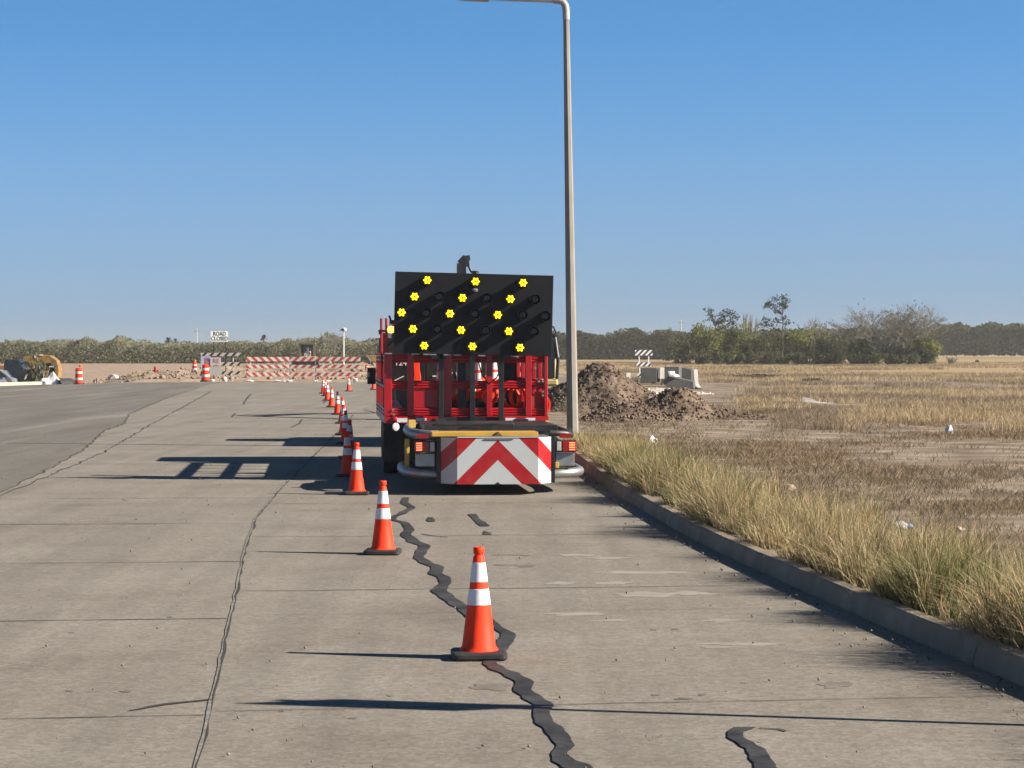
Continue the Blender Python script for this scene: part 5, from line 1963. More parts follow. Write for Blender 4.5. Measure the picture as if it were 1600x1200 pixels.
# ------------------------------------------------------------------ grass
STRAW = (0.58, 0.465, 0.27)
STRAW2 = (0.46, 0.31, 0.15)
GREEN = (0.17, 0.185, 0.06)
BROWN = (0.27, 0.205, 0.13)


def pick_cols(n, table):
    out = np.zeros((n, 3))
    p = rng.random(n)
    acc = 0
    for c, w in table:
        sel = (p >= acc) & (p < acc + w)
        out[sel] = vary(c, int(sel.sum()), 0.38, 0.08)
        acc += w
    out[p >= acc] = table[-1][0]
    return out


def vnoise(x, y, s, seed=0):
    return np.array([mnoise.noise((a * s + seed, b * s, seed * 0.7)) for a, b in zip(x, y)])


def grass_object(name, label, base, h, lean, w, col):
    V, lp, tt, C = blades(base, h, lean, w, col)
    o = fast_mesh(name, V, lp, tt, M_BLADE, C)
    return tag(o, label, 'grass', kind='stuff')


# tall verge along the kerb: loose tufts of long arching stems
nt = 3900
ty = 9.0 + 38 * rng.random(nt) ** 1.25
ts = 0.17 + np.abs(rng.normal(0, 0.6, nt)) + 0.1 * rng.random(nt)
tx_ = kx(ty) + ts
clump = vnoise(tx_, ty, 0.75, 3)
keep = rng.random(nt) < np.clip(0.62 + 1.5 * clump - 0.16 * (ts - 0.4), 0.1, 1)
tx_, ty, ts, clump = tx_[keep], ty[keep], ts[keep], clump[keep]
nt = len(ty)
th = (0.36 + 0.46 * clump) * np.clip(1.12 - 0.2 * ts, 0.4, 1) * (1 - 0.35 * sstep(30, 44, ty)) * rng.uniform(0.65, 1.25, nt)
nb = 30
base = np.repeat(np.stack([tx_, ty, np.full(nt, 0.12)], 1), nb, 0)
n = len(base)
base[:, :2] += rng.normal(0, 0.05, (n, 2))
base[:, 0] = np.maximum(base[:, 0], kx(base[:, 1]) + 0.16)
hh_ = np.repeat(th, nb) * rng.uniform(0.4, 1.15, n)
dirn = rng.uniform(0, 2 * np.pi, n)
ta = np.repeat(rng.uniform(0, 2 * np.pi, nt), nb)
out_ = (base[:, :2] - np.repeat(np.stack([tx_, ty], 1), nb, 0)) / 0.08
lean = np.stack([np.cos(dirn) * 0.45 + 0.4 * np.cos(ta) + 0.25 * out_[:, 0] + 0.1, np.sin(dirn) * 0.45 + 0.4 * np.sin(ta) + 0.25 * out_[:, 1], np.zeros(n)], 1) * (hh_ * rng.uniform(0.3, 1.4, n))[:, None]
edge_pull = np.exp(-((base[:, 0] - kx(base[:, 1]) - 0.14) / 0.14) ** 2) * np.repeat(rng.random(nt) < 0.75, nb)
lean[:, 0] -= edge_pull * hh_ * 0.6
col = pick_cols(n, [(STRAW, 0.52), (STRAW2, 0.2), (GREEN, 0.2), ((0.58, 0.47, 0.29), 0.08)])
green_t = np.repeat(vnoise(tx_, ty, 0.5, 9) > 0.12, nb) & (rng.random(n) < 0.5)
col[green_t] = vary(GREEN, int(green_t.sum()), 0.3)
w = rng.uniform(0.003, 0.007, n) + 0.00012 * base[:, 1]
grass_object('verge_grass', 'tall straw and green grass along the kerb', base, hh_, lean, w, col)

# low brown weeds on the bare field
nt = 15000
d = 13 + 62 * rng.random(nt) ** 1.15
xr = kx(d) + 0.8 + (0.26 * d - kx(d) + 3) * rng.random(nt)
f = vnoise(xr, d * 0.6, 0.3, 5) + 0.5 * vnoise(xr, d * 0.5, 1.1, 6)
keep = rng.random(nt) < np.clip(0.42 + 1.5 * f, 0.06, 1)
keep |= (np.abs(xr - (kx(d) + 2.2)) < 1.2) & (rng.random(nt) < 0.4)
hp = np.hypot((xr - 4.3) / 2.8, (d - 61.5) / 1.8)
hp2 = np.hypot((xr - 2.7) / 2.8, (d - 71) / 3)
keep &= (hp > 1) & (hp2 > 1)
d, xr, f = d[keep], xr[keep], f[keep]
nt = len(d)
nb = 13
base = np.repeat(np.stack([xr, d, ground_z(xr, d)], 1), nb, 0)
n = len(base)
base[:, :2] += rng.normal(0, 0.075, (n, 2)) * (1 + base[:, 1:2] * 0.012)
sz = np.repeat(rng.uniform(0.04, 0.15, nt) * (1 + 0.9 * np.clip(f, 0, 1)) * (1 + 0.004 * d), nb)
hh_ = sz * rng.uniform(0.4, 1.1, n)
a = rng.uniform(0, 2 * np.pi, n)
lean = np.stack([np.cos(a), np.sin(a), np.zeros(n)], 1) * (hh_ * rng.uniform(0.5, 1.8, n))[:, None]
red = np.repeat(vnoise(xr, d, 0.25, 14) > 0.12, nb) & (rng.random(n) < 0.6)
col = pick_cols(n, [(BROWN, 0.42), ((0.36, 0.27, 0.17), 0.22), ((0.17, 0.125, 0.085), 0.28), ((0.17, 0.17, 0.08), 0.08)])
col[red] = vary((0.28, 0.19, 0.115), int(red.sum()), 0.3)
w = rng.uniform(0.002, 0.005, n) + 0.00018 * base[:, 1]
grass_object('field_weeds', 'low brown weeds scattered over the bare soil', base, hh_, lean, w, col)

# straw-coloured dry grass in the field, thinner stands and paths between
nt = 52000
d = 50 + 300 * rng.random(nt) ** 1.7
x = 0.4 + (0.29 * d + 4) * rng.random(nt)
px = 800 + x * F_PX / d
py = HORIZON + CAM_H * F_PX / d
nz1 = vnoise(x, d * 0.7, 0.06, 2)
nz2 = vnoise(x, d, 0.22, 4)
left_edge = 1150 + 40 * nz2 + np.clip((py - 640) * 1.8, 0, 300)
m1 = (py > 613) & (py < 683 + 10 * nz2) & (px > left_edge) & (nz2 > -0.28)
m1 &= ~((px > 1330) & (px < 1560) & (py > 668))
m2 = (py > 573) & (py < 606 + 5 * nz2) & (px > 1082 + 60 * (py < 590) * 0 + 30 * nz2) & (nz1 > -0.22)
m3 = (py < 575) & (px > 880)
m4 = (py > 565) & (py < 585) & (px > 880) & (px < 1010)
keep = m1 | m2 | m3 | m4
# keep the heaps and slabs clear
keep &= ~((np.hypot((x - 3.2) / 3.4, (d - 70) / 4) < 1) | ((x > 3.5) & (x < 10.5) & (d > 94) & (d < 121)) | ((x > 9.9) & (x < 12.6) & (d > 70) & (d < 80.6)))
d, x, nz1, nz2 = d[keep], x[keep], nz1[keep], nz2[keep]
nt = len(d)
nb = 11
base = np.repeat(np.stack([x, d, ground_z(x, d)], 1), nb, 0)
n = len(base)
base[:, :2] += rng.normal(0, 0.12, (n, 2)) * (1 + base[:, 1:2] * 0.008)
hh_ = np.repeat((0.36 + 0.18 * nz2 - 0.06 * (d < 100)) * rng.uniform(0.7, 1.2, nt), nb) * rng.uniform(0.55, 1.1, n)
a = rng.uniform(0, 2 * np.pi, n)
lean = np.stack([np.cos(a) + 0.35, np.sin(a), np.zeros(n)], 1) * (hh_ * rng.uniform(0.2, 0.9, n))[:, None]
nz3 = vnoise(x * 0.45, d * 1.0, 0.16, 19)
low_edge = ((HORIZON + CAM_H * F_PX / d) > 640) & (x * F_PX / d + 800 > 1320)  # edge kept straw-coloured, the gold also standing for sunlit tips
brown = np.repeat((nz3 + 0.5 * nz2 > -0.14) & ~(low_edge & (rng.random(nt) < 0.6)), nb)
hh_ *= np.where(brown, 0.75, 1.0)
col = pick_cols(n, [((0.56, 0.43, 0.25), 0.6), ((0.48, 0.35, 0.19), 0.25), ((0.6, 0.5, 0.34), 0.15)])
nbw = int(brown.sum())
col[brown] = pick_cols(nbw, [((0.33, 0.25, 0.175), 0.6), ((0.26, 0.2, 0.145), 0.3), ((0.45, 0.35, 0.22), 0.1)])
w = rng.uniform(0.002, 0.005, n) + 0.00016 * base[:, 1]
grass_object('dry_grass', 'dry straw coloured grass across the field', base, hh_, lean, w, col)

# broken clods over the graded dirt beyond the road
nt = 5200
d = 147.5 + 60 * rng.random(nt) ** 1.6
x = -44 + 44 * rng.random(nt)
f = vnoise(x, d, 0.25, 31) + 0.5 * vnoise(x, d, 0.8, 32)
keep = f > 0.05
d, x = d[keep], x[keep]
nt = len(d)
oct_ = np.array([(0, 0, 1), (0, 0, -1), (1, 0, 0), (-1, 0, 0), (0, 1, 0), (0, -1, 0)], float)
sz = 0.04 + 0.2 * rng.random(nt) ** 4
ctr = np.stack([x, d, ground_z(x, d) + sz * 0.3], 1)
V = (ctr[:, None, :] + oct_[None] * (sz[:, None] * rng.uniform(0.6, 1.3, (nt, 6)))[:, :, None]).reshape(-1, 3)
tri = np.array([(0, 2, 4), (0, 4, 3), (0, 3, 5), (0, 5, 2), (1, 4, 2), (1, 3, 4), (1, 5, 3), (1, 2, 5)]).ravel()
lp = ((np.arange(nt) * 6)[:, None] + tri[None]).ravel()
tag(fast_mesh('rubble', V, lp, np.full(nt * 8, 3), M_TAN), 'dark clods of soil strewn over the graded dirt beyond the road', 'rubble', kind='stuff')
for px, dd, H, rx, lab in [(232, 152, 0.5, 2.2, 'low brown dirt heap left of the road closed sign'), (268, 158, 0.45, 2.0, 'rough dirt heap left of the small drum'), (420, 158, 0.55, 3.0, 'dirt heap behind the leftmost red barricade'), (505, 160, 0.5, 2.6, 'dirt heap behind the middle and right red barricades'), (572, 163, 0.55, 2.0, 'dirt heap behind the mirror of the red truck')]:
    hx = at_d(px, dd)[0]
    heap('dirt_pile', lab, 'dirt pile', [(hx, dd, H, rx, 1.6), (hx + rx * 0.7, dd + 0.6, H * 0.6, rx * 0.7, 1.2)], M_TAN, int(px), grid=0.14, clods=260, csize=(0.03, 0.14), rough=0.35)

# loose grit on the pavement, thicker along the gutter
nt = 1500
d = 10.2 + 45 * rng.random(nt) ** 1.5
xk = kx(d)
gut = rng.random(nt) < 0.55
x = np.where(gut, xk - 0.03 - np.abs(rng.normal(0, 0.22, nt)), xk - 0.2 - (0.23 * d + 3.2) * rng.random(nt) * 1.3)
sz = (0.0025 + 0.007 * rng.random(nt) ** 3) * (1 + 0.02 * d)
ctr = np.stack([x, d, 0.0095 + sz * 0.4], 1)
V = (ctr[:, None, :] + oct_[None] * (sz[:, None] * rng.uniform(0.6, 1.4, (nt, 6)))[:, :, None]).reshape(-1, 3)
lp = ((np.arange(nt) * 6)[:, None] + tri[None]).ravel()
tag(fast_mesh('grit', V, lp, np.full(nt * 8, 3), mat('grit_stone', (0.2, 0.17, 0.14), 0.9, var=0.6, scale=3)), 'loose grit and crumbs scattered on the concrete along the gutter', 'grit', kind='stuff')

# ------------------------------------------------------------------ shrubs and trees
def shrub(name, label, cat, px, d, wpx, top_y, cols, leaves_n, leaf=0.16, stems=16, group=None, base_z=None, depth=0.8, up=1.6, sr=1.0):
    s = d / F_PX
    x0 = (px - 800) * s
    zg = float(ground_z(x0, d)) if base_z is None else base_z
    W = wpx * s
    H = CAM_H + (HORIZON - top_y) * s - zg
    root = thing(name, label, cat, (x0, d, zg), 0, group)
    segs, lp_ = [], []
    for i in range(stems):
        a = rng.uniform(0, 2 * np.pi)
        r = np.sqrt(rng.random()) * 0.5
        tipx, tipy = math.cos(a) * r * W, math.sin(a) * r * W * depth
        hz = H * (1 - 0.9 * r * r * 1.2) * rng.uniform(0.75, 1.04)
        p = np.array([tipx * 0.35, tipy * 0.35, -0.05]) if stems > 14 else np.array([0, 0, -0.05])
        q = np.array([tipx, tipy, hz])
        prev = p
        ns = 6
        bow = rng.normal(0, 0.05 * H, 2)
        for k in range(1, ns + 1):
            t = k / ns
            c = p + (q - p) * t + np.array([bow[0] * math.sin(t * 3.1), bow[1] * math.sin(t * 3.1), 0])
            segs.append((prev, c, (0.05 * (1 - t) + 0.02) * sr, (0.05 * (1 - t) + 0.012) * sr))
            nl = int(leaves_n / stems / ns * (0.5 + t))
            pts = prev + (c - prev) * rng.random((nl, 1)) + rng.normal(0, 1, (nl, 3)) * np.array([0.09 * W * (0.6 + 0.4 * t), 0.09 * W, 0.07 * H]) * 0.75
            lp_.append(pts[pts[:, 2] > 0.02])
            prev = c
    segs_mesh('stem', segs, M_TWIG, root)
    P = np.concatenate(lp_)
    c = pick_cols(len(P), cols)
    u = rng.normal(size=(len(P), 3))
    u[:, 2] *= up
    u /= np.linalg.norm(u, axis=1)[:, None]
    t = rng.normal(size=(len(P), 3))
    vv = np.cross(u, t)
    vv /= np.linalg.norm(vv, axis=1)[:, None]
    sz = (leaf * rng.uniform(0.5, 1.4, len(P)))[:, None]
    V = np.stack([P - u * sz, P + vv * sz * 0.45, P + u * sz, P - vv * sz * 0.45], 1).reshape(-1, 3)
    fast_mesh('foliage', V, np.arange(len(P) * 4), np.full(len(P), 4), M_LEAF, np.repeat(c, 4, 0), root)
    return root


OLIVE = [((0.23, 0.245, 0.055), 0.55), ((0.14, 0.16, 0.045), 0.3), ((0.21, 0.21, 0.07), 0.15)]
GREYG = [((0.125, 0.135, 0.055), 0.5), ((0.15, 0.14, 0.085), 0.3), ((0.09, 0.10, 0.04), 0.2)]
DARKG = [((0.075, 0.09, 0.032), 0.6), ((0.105, 0.115, 0.045), 0.4)]
HAZED_DRY = [((0.25, 0.245, 0.16), 0.5), ((0.215, 0.215, 0.13), 0.3), ((0.285, 0.27, 0.195), 0.2)]  # pale dry leaf tones; on the left wood they stand in for haze
GS = 'bushes at the right edge of the field'
for (px, w, ty_, d, cols, n_, lab) in [
        (1104, 70, 502, 296, OLIVE, 4500, 'leftmost bright green bush of the right hand thicket'),
        (1146, 76, 503, 300, OLIVE, 4500, 'green bush under the thin windswept tree'),
        (1190, 66, 518, 292, DARKG, 2400, 'dark bush left of the tallest thin tree'),
        (1222, 66, 508, 302, GREYG, 2400, 'grey green bush under the tallest thin tree'),
        (1262, 72, 508, 298, OLIVE, 2600, 'green bush right of the tallest thin tree'),
        (1302, 60, 516, 296, GREYG, 2200, 'grey bush touching the left side of the bare tree'),
        (1350, 62, 526, 289, DARKG, 2200, 'dark bush under the left of the bare tree crown'),
        (1404, 60, 535, 290, GREYG, 2200, 'grey bush under the middle of the bare tree crown'),
        (1446, 52, 524, 287, OLIVE, 2000, 'bright green bush under the right of the bare tree crown'),
        (1066, 46, 522, 305, GREYG, 1600, 'small dull bush left of the bright green thicket'),
        (1045, 34, 514, 420, DARKG, 1500, 'taller dark bush rising above the distant wood')]:
    shrub('bush', lab, 'bush', px, d, w, ty_, cols, n_, 0.2, 18, GS)
for i, px in enumerate(range(1092, 1470, 27)):
    shrub('bush', 'low scrub bush in the row along the foot of the right hand thicket', 'bush', px + random.uniform(-5, 5), 284 + random.uniform(0, 4), 40, 548 + random.uniform(-5, 5), DARKG if i % 3 else GREYG, 800, 0.18, 10, 'low scrub along the foot of the thicket')
shrub('bush', 'low dry bush with a few stems right of the tree line', 'bush', 1485, 285, 26, 558, HAZED_DRY, 260, 0.15, 10, GS)
shrub('bush', 'small dark bush alone in the far golden field', 'bush', 1528, 330, 8, 563, DARKG, 200, 0.2, 6, GS)
shrub('leafy_shrub', 'green shrub with long arching leaves before the yellow backhoe', 'shrub', 64, 138, 58, 552, [((0.07, 0.085, 0.045), 0.6), ((0.11, 0.12, 0.07), 0.4)], 170, 0.2, 12, None, base_z=-0.5, up=2.2)
shrub('sapling', 'thin dry sapling in the field left of the fallen signpost', 'sapling', 1241, 66, 7, 612, HAZED_DRY, 22, 0.03, 1, sr=0.22)
shrub('bush', 'low dark scrub in the field left of the golden grass', 'bush', 1180, 150, 70, 585, [((0.13, 0.11, 0.08), 0.6), ((0.1, 0.09, 0.06), 0.4)], 900, 0.12, 20, GS)
shrub('bush', 'dark scrub patch right of the low scrub in the field', 'bush', 1265, 140, 44, 593, [((0.13, 0.11, 0.08), 0.6), ((0.1, 0.09, 0.06), 0.4)], 600, 0.12, 14, GS)


def bare_tree(name, label, px, d, top_y, wpx, levels, spread, group=None, seed=1, leaf_cols=None, nleaf=0, r0=0.16):
    rnd = random.Random(seed)
    s = d / F_PX
    x0 = (px - 800) * s
    zg = float(ground_z(x0, d))
    H = CAM_H + (HORIZON - top_y) * s - zg
    W = wpx * s
    root = thing(name, label, 'tree', (x0, d, zg), 0, group)
    trunk, limbs, tips = [], [], []

    def grow(p, dirv, L, r, lev):
        q = p + dirv * L
        midp = p + dirv * L * 0.5 + Vector((rnd.gauss(0, .05), rnd.gauss(0, .05), rnd.gauss(0, .03))) * L
        tgt = trunk if lev == 0 else limbs
        tgt.append((tuple(p), tuple(midp), r, r * 0.85))
        tgt.append((tuple(midp), tuple(q), r * 0.85, r * 0.68))
        if lev >= levels:
            tips.append(q)
            return
        nchild = 3 if lev < levels - 1 else 4
        for i in range(nchild):
            a = rnd.uniform(0, 6.283)
            tilt = rnd.uniform(0.25, spread)
            ref = Vector((math.cos(a), math.sin(a), rnd.uniform(-0.1, 0.5)))
            nd = (dirv + ref * math.tan(tilt) * 0.8).normalized()
            start = midp.lerp(q, rnd.uniform(0.2, 1.0))
            grow(start, nd, L * rnd.uniform(0.6, 0.88), r * 0.58, lev + 1)
    for i in range(8 if levels > 4 else 4):
        a = rnd.uniform(0, 6.283)
        nd = Vector((math.cos(a) * rnd.uniform(0.1, 0.8), math.sin(a) * rnd.uniform(0.1, 0.6), 1)).normalized()
        grow(Vector((rnd.uniform(-.2, .2), rnd.uniform(-.2, .2), -0.1)), nd, 1.0, 1.0, 0)
    allp = np.array([t[1] for t in limbs])
    kz = H / allp[:, 2].max()
    kw = W / (np.percentile(allp[:, 0], 99) - np.percentile(allp[:, 0], 1))

    def sc(lst):
        return [((a[0] * kw, a[1] * kw, max(a[2], -0.1) * kz), (b[0] * kw, b[1] * kw, max(b[2], 0.05) * kz), max(r0 * ra, 0.018), max(r0 * rb, 0.014)) for a, b, ra, rb in lst]
    segs_mesh('trunk', sc(trunk), M_BARK, root, n=6)
    segs_mesh('crown', sc(limbs), M_TWIG, root, n=3)
    if nleaf:
        T = np.array([tuple(t) for t in tips]) * np.array([kw, kw, kz])
        P = T[rng.integers(0, len(T), nleaf)] + rng.normal(0, 0.3, (nleaf, 3))
        V, lp, tt, C = leaves(P, 0.12 * rng.uniform(0.6, 1.3, nleaf), pick_cols(nleaf, leaf_cols))
        fast_mesh('foliage', V, lp, tt, M_LEAF, C, root)
    return root


bare_tree('bare_tree', 'broad bare grey tree with a rounded fan of twigs at the right', 1394, 289, 472, 178, 5, 0.95, seed=4, leaf_cols=GREYG, nleaf=1400, r0=0.17)
for (px, d, ty_, w, sd, lab) in [(1163, 305, 487, 20, 5, 'thin bare tree between the two leafy windswept trees'), (1176, 303, 489, 18, 6, 'second thin bare tree close left of the tallest tree'), (1262, 300, 492, 34, 8, 'thin bare tree right of the tallest tree'), (1290, 303, 503, 22, 9, 'small bare tree between the tallest tree and the broad bare tree')]:
    bare_tree('bare_tree', lab, px, d, ty_, w, 3, 0.5, seed=sd, r0=0.09, group='thin bare trees in the thicket')


def windswept_tree(label, base_px, d, clumps, seed, nl=58):
    """thin tree: each limb ends in a dark tuft of leaves"""
    rnd = random.Random(seed)
    b0 = A(base_px, 0, d)
    zg = 0.1
    root = thing('windswept_tree', label, 'tree', (b0.x, d, zg), 0, 'thin windswept trees in the thicket')
    segs, tr, P = [], [], []
    topc = max((A(px, py, d) - Vector((b0.x, d, zg)) for px, py, r in clumps), key=lambda v: v.z)
    spine = [Vector((0, 0, -0.1))]
    for k in range(1, 9):
        t = k / 8
        spine.append(Vector((topc.x * t ** 1.6 + rnd.gauss(0, 0.08), rnd.gauss(0, 0.1), topc.z * t)))
    for k in range(8):
        tr.append((tuple(spine[k]), tuple(spine[k + 1]), 0.13 * (1 - k / 9), 0.13 * (1 - (k + 1) / 9)))
    for px, py, r in clumps:
        c = A(px, py, d) - Vector((b0.x, d, zg)) + Vector((0, rnd.uniform(-0.8, 0.8), 0))
        j = min(range(9), key=lambda i: abs(spine[i].z - (c.z - 0.9)))
        midp = spine[j].lerp(c, 0.5) + Vector((0, 0, -0.15))
        segs += [(tuple(spine[j]), tuple(midp), 0.08, 0.05), (tuple(midp), tuple(c), 0.05, 0.03)]
        for i in range(int(nl * r)):
            dv = Vector((rnd.gauss(0, 0.34) * r, rnd.gauss(0, 0.34) * r, rnd.gauss(0, 0.26) * r))
            P.append(tuple(c + dv))
    segs_mesh('trunk', tr, M_BARK, root, n=6)
    segs_mesh('limb', segs, M_BARK, root)
    P = np.array(P)
    V, lp, tt, C = leaves(P, 0.16 * rng.uniform(0.6, 1.3, len(P)), pick_cols(len(P), [((0.03, 0.045, 0.018), 0.6), ((0.05, 0.065, 0.03), 0.4)]))
    fast_mesh('crown', V, lp, tt, M_LEAF, C, root)


windswept_tree('thin windswept tree with small dark tufts at the left of the thicket', 1132, 298,
               [(1106, 484, .8), (1110, 491, .8), (1112, 498, .8), (1128, 492, .9), (1134, 488, 1), (1142, 490, 1), (1148, 496, .9), (1126, 500, .9), (1140, 503, .9), (1118, 505, .8), (1146, 506, .8)], 3)
windswept_tree('tallest thin tree of the thicket with dark tufts streaming left', 1222, 296,
               [(1196, 478, .9), (1203, 474, 1), (1211, 467, 1), (1222, 465, .9), (1229, 468, .9), (1212, 479, 1), (1222, 476, .8), (1216, 486, .9), (1227, 480, .8), (1197, 499, 1), (1190, 508, 1), (1200, 506, .9), (1224, 496, .7), (1228, 505, .8), (1214, 500, .7)], 5)


def wood(name, label, px0, px1, d, depth, tops, cols, n_, leaf, base_z, seed=0):
    """a far wood that reads as one mass: leaves through an uneven band, with bare stems"""
    s = d / F_PX
    tp = np.array(tops, float)
    px = px0 + (px1 - px0) * rng.random(n_)
    dd = d + depth * rng.random(n_) ** 1.5
    lump = np.array([0.5 + 0.75 * mnoise.noise((p * 0.035 + seed, q * 0.09, seed)) + 0.4 * mnoise.noise((p * 0.12, q * 0.25, seed + 3)) for p, q in zip(px, dd)])
    top = np.interp(px, tp[:, 0], tp[:, 1])
    H = CAM_H + (HORIZON - top) * s - base_z
    Hl = H * (0.74 + 0.3 * np.clip(lump, 0, 1.1))
    z = base_z + Hl * (1 - rng.random(n_) ** 1.35 * 0.99)
    x = (px - 800) * s
    shade = np.repeat(1.0, n_)
    c = pick_cols(n_, cols)
    # clumps of differing plants
    k = np.array([mnoise.noise((p * 0.05 + 9, q * 0.1, seed + 7)) for p, q in zip(px, dd)])
    c *= (1 + 0.3 * k)[:, None]
    P = np.stack([x, dd, z], 1)
    V, lp, tt, C = leaves(P, leaf * rng.uniform(0.5, 1.4, n_), c, flat=0.0)
    o = fast_mesh(name, V, lp, tt, M_WOOD, C)
    return tag(o, label, 'wood', kind='stuff')


wood('far_wood', 'haze-paled grey green scrub wood along the left horizon', -420, 640, 330, 26,
     [(-420, 532), (0, 533), (60, 530), (110, 530), (180, 526), (210, 534), (260, 533), (300, 535), (340, 531), (420, 533), (460, 527), (490, 526), (515, 519), (530, 528), (560, 533), (640, 530)], [(tuple(1.35 * v for v in c), w_) for c, w_ in HAZED_DRY], 120000, 0.19, 0.1, 2)  # leaf colours lifted further to paint haze over this wood
wood('far_wood', 'dark scrub wood on the horizon behind the dirt piles', 560, 1110, 470, 40,
     [(560, 530), (800, 522), (890, 516), (940, 522), (975, 514), (1000, 512), (1020, 518), (1060, 516), (1110, 522)], [((0.095, 0.1, 0.05), 0.6), ((0.06, 0.07, 0.03), 0.25), ((0.15, 0.135, 0.09), 0.15)], 42000, 0.38, 0.1, 5)
wood('far_wood', 'dark green wood on the far right horizon', 1060, 2100, 560, 40,
     [(1060, 520), (1300, 512), (1460, 512), (1485, 506), (1510, 503), (1540, 508), (1580, 502), (1620, 503), (2100, 505)], [((0.07, 0.085, 0.04), 0.7), ((0.1, 0.105, 0.055), 0.3)], 75000, 0.5, 0.9, 8)

# bare tall scrub above the left wood
for (px, w, ty_, sd, lab) in [(472, 30, 523, 21, 'bare scrub tree above the wood behind the dark bladed machine'), (516, 38, 518, 22, 'taller bare scrub tree above the wood left of the white light post')]:
    bare_tree('bare_tree', lab, px, 325, ty_, w, 3, 0.6, seed=sd, r0=0.08, group='bare scrub trees in the left wood')


def palm(label, px, top_y, d, h_r):
    s = d / F_PX
    x0 = (px - 800) * s
    H = CAM_H + (HORIZON - top_y) * s
    root = thing('palm_tree', label, 'palm tree', (x0, d, 0.0), 0, 'distant palms above the left wood')
    segs_mesh('trunk', [((0, 0, -0.1), (0.1, 0, H * 0.5), 0.2, 0.16), ((0.1, 0, H * 0.5), (0, 0, H - h_r), 0.16, 0.14)], M_BARK, root, 6)
    mb = MB()
    for i in range(26):
        a = random.uniform(0, 6.283)
        el = random.uniform(-0.7, 1.3)
        dv = Vector((math.cos(a) * math.cos(el), math.sin(a) * math.cos(el), math.sin(el)))
        sd = dv.cross(Vector((0, 0, 1))).normalized() * 0.22
        c = Vector((0, 0, H - h_r))
        p1 = c + dv * h_r * 0.6
        p2 = c + dv * h_r * 1.05 + Vector((0, 0, -0.25 * h_r))
        mb.add([c, p1 - sd, p1 + sd, p2], [(0, 1, 2), (1, 3, 2)])
    mb.build('crown', mat('palm_green', (0.03, 0.04, 0.025), 0.7), root)


palm('left palm of the pair above the left wood', 263, 524, 380, 0.95)
palm('right smaller palm of the pair above the left wood', 274, 527, 382, 0.7)
palm('single palm above the wood right of the road closed sign', 412, 521, 380, 0.75)
for px, ty_, by_, lab in [(198, 527, 548, 'pale thin utility pole above the left wood'), (288, 513, 548, 'tallest thin utility pole, left of the road closed sign'), (1075, 500, 540, 'thin utility pole above the wood left of the green thicket')]:
    u = thing('utility_pole', lab, 'utility pole', (at_d(px, 500)[0], 520, 0), 0, 'distant utility poles')
    H = CAM_H + (548 - ty_) * 520 / F_PX
    m = MB()
    m.tube([(0, 0, 0), (0, 0, H)], [0.16, 0.11], 6)
    m.build('pole', mat('pale_pole', (0.6, 0.6, 0.58), 0.6), u)
    m = MB()
    m.box(-0.7, 0.7, -0.06, 0.06, H - 0.7, H - 0.58)
    m.build('crossarm', M_BARK, u)

# ------------------------------------------------------------------ air, sky and sun
hz = MB().box(-1400, 1400, -80, 1700, -3.0, 14.0).build('haze', bpy.data.materials.new('haze'), None)
hm = hz.data.materials[0]
hm.use_nodes = True
hm.node_tree.nodes.clear()
ho = hm.node_tree.nodes.new('ShaderNodeOutputMaterial')
hv = hm.node_tree.nodes.new('ShaderNodeVolumePrincipled')
hv.inputs['Color'].default_value = (0.8, 0.78, 0.75, 1)
hv.inputs['Density'].default_value = 0.0003
hv.inputs['Anisotropy'].default_value = 0.2
hm.node_tree.links.new(hv.outputs[0], ho.inputs['Volume'])
tag(hz, kind='stuff')

SUN_EL, SUN_AZ = R(29.5), math.atan2(0.978, -0.208)
world = bpy.data.worlds.new('World')
scene.world = world
world.use_nodes = True
wn, wl = world.node_tree.nodes, world.node_tree.links
wn.clear()
wo = wn.new('ShaderNodeOutputWorld')
bg = wn.new('ShaderNodeBackground')
sky = wn.new('ShaderNodeTexSky')
sky.sky_type = 'NISHITA'
sky.sun_disc = False
sky.sun_elevation = SUN_EL
sky.sun_rotation = SUN_AZ
sky.air_density = 1.0
sky.dust_density = 0.3
sky.ozone_density = 3.0
tcw = wn.new('ShaderNodeTexCoord')
mpw = wn.new('ShaderNodeMapping')
mpw.vector_type = 'POINT'
mpw.inputs['Scale'].default_value = (1, 1, 2.4)
mpw.inputs['Location'].default_value = (0, 0, 0.16)
nrm = wn.new('ShaderNodeVectorMath')
nrm.operation = 'NORMALIZE'
hs = wn.new('ShaderNodeHueSaturation')
hs.inputs['Hue'].default_value = 0.493
hs.inputs['Saturation'].default_value = 1.2
hs.inputs['Value'].default_value = 1.2
wl.new(tcw.outputs['Generated'], mpw.inputs['Vector'])
wl.new(mpw.outputs[0], nrm.inputs[0])
wl.new(nrm.outputs[0], sky.inputs['Vector'])
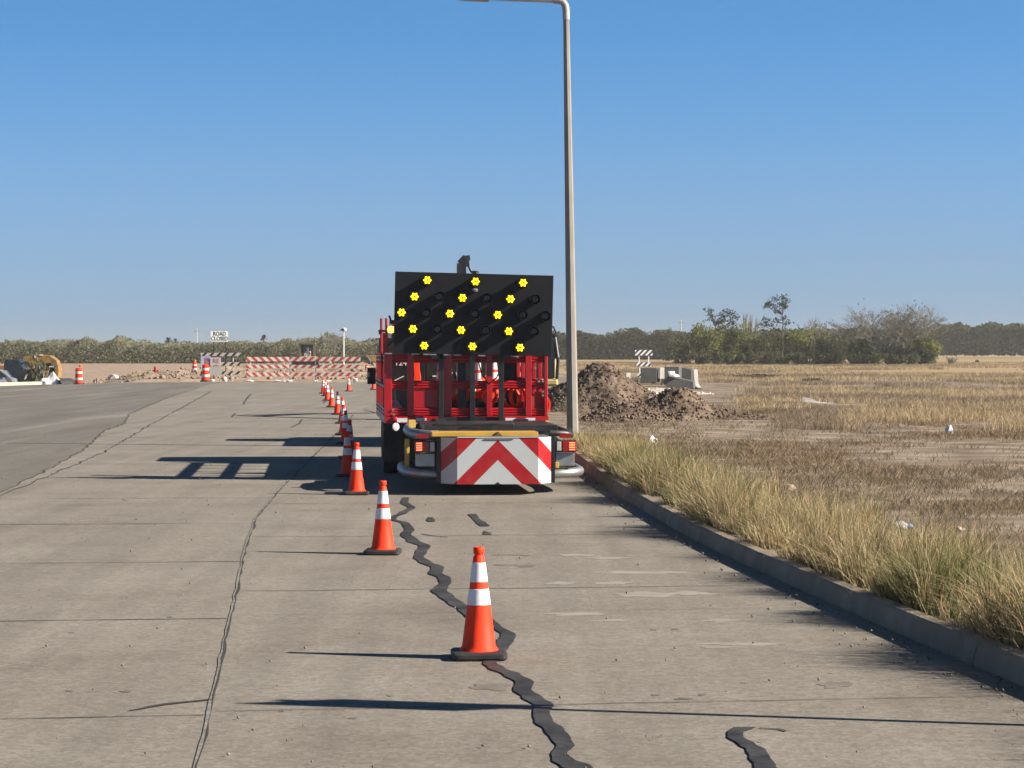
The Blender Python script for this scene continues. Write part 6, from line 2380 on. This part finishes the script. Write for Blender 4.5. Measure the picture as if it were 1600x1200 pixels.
wl.new(sky.outputs[0], hs.inputs['Color'])
spw = wn.new('ShaderNodeSeparateXYZ')
wl.new(tcw.outputs['Generated'], spw.inputs[0])
dst = wn.new('ShaderNodeMapRange')
dst.interpolation_type = 'SMOOTHSTEP'
dst.inputs['From Min'].default_value = -0.03
dst.inputs['From Max'].default_value = 0.145
dst.inputs['To Min'].default_value = 0.95
dst.inputs['To Max'].default_value = 0.0
wl.new(spw.outputs['Z'], dst.inputs['Value'])
mxw = wn.new('ShaderNodeMix')
mxw.data_type = 'RGBA'
wl.new(dst.outputs['Result'], mxw.inputs['Factor'])
wl.new(hs.outputs[0], mxw.inputs['A'])
mxw.inputs['B'].default_value = (1.68, 2.12, 2.62, 1)
zen = wn.new('ShaderNodeMapRange')
zen.inputs['From Min'].default_value = 0.17
zen.inputs['From Max'].default_value = 0.45
zen.inputs['To Min'].default_value = 1.0
zen.inputs['To Max'].default_value = 0.33
wl.new(spw.outputs['Z'], zen.inputs['Value'])
vmul = wn.new('ShaderNodeVectorMath')
vmul.operation = 'SCALE'
wl.new(mxw.outputs['Result'], vmul.inputs[0])
wl.new(zen.outputs['Result'], vmul.inputs['Scale'])
wl.new(vmul.outputs[0], bg.inputs['Color'])
bg.inputs['Strength'].default_value = 0.08
wl.new(bg.outputs[0], wo.inputs['Surface'])
sun = bpy.data.lights.new('sun', 'SUN')
sun.energy = 5.0
sun.angle = R(0.53)
sun.color = (1.0, 0.91, 0.77)
so = bpy.data.objects.new('sun', sun)
COL.objects.link(so)
sd = Vector((math.sin(SUN_AZ) * math.cos(SUN_EL), math.cos(SUN_AZ) * math.cos(SUN_EL), math.sin(SUN_EL)))
so.rotation_euler = sd.to_track_quat('Z', 'Y').to_euler()
so.location = (20, -10, 30)

scene.view_settings.view_transform = 'Standard'
scene.view_settings.look = 'None'
scene.view_settings.exposure = 1.18
scene.view_settings.gamma = 1.0
scene.cycles.use_denoising = True
scene.cycles.max_bounces = 6
scene.cycles.volume_bounces = 0
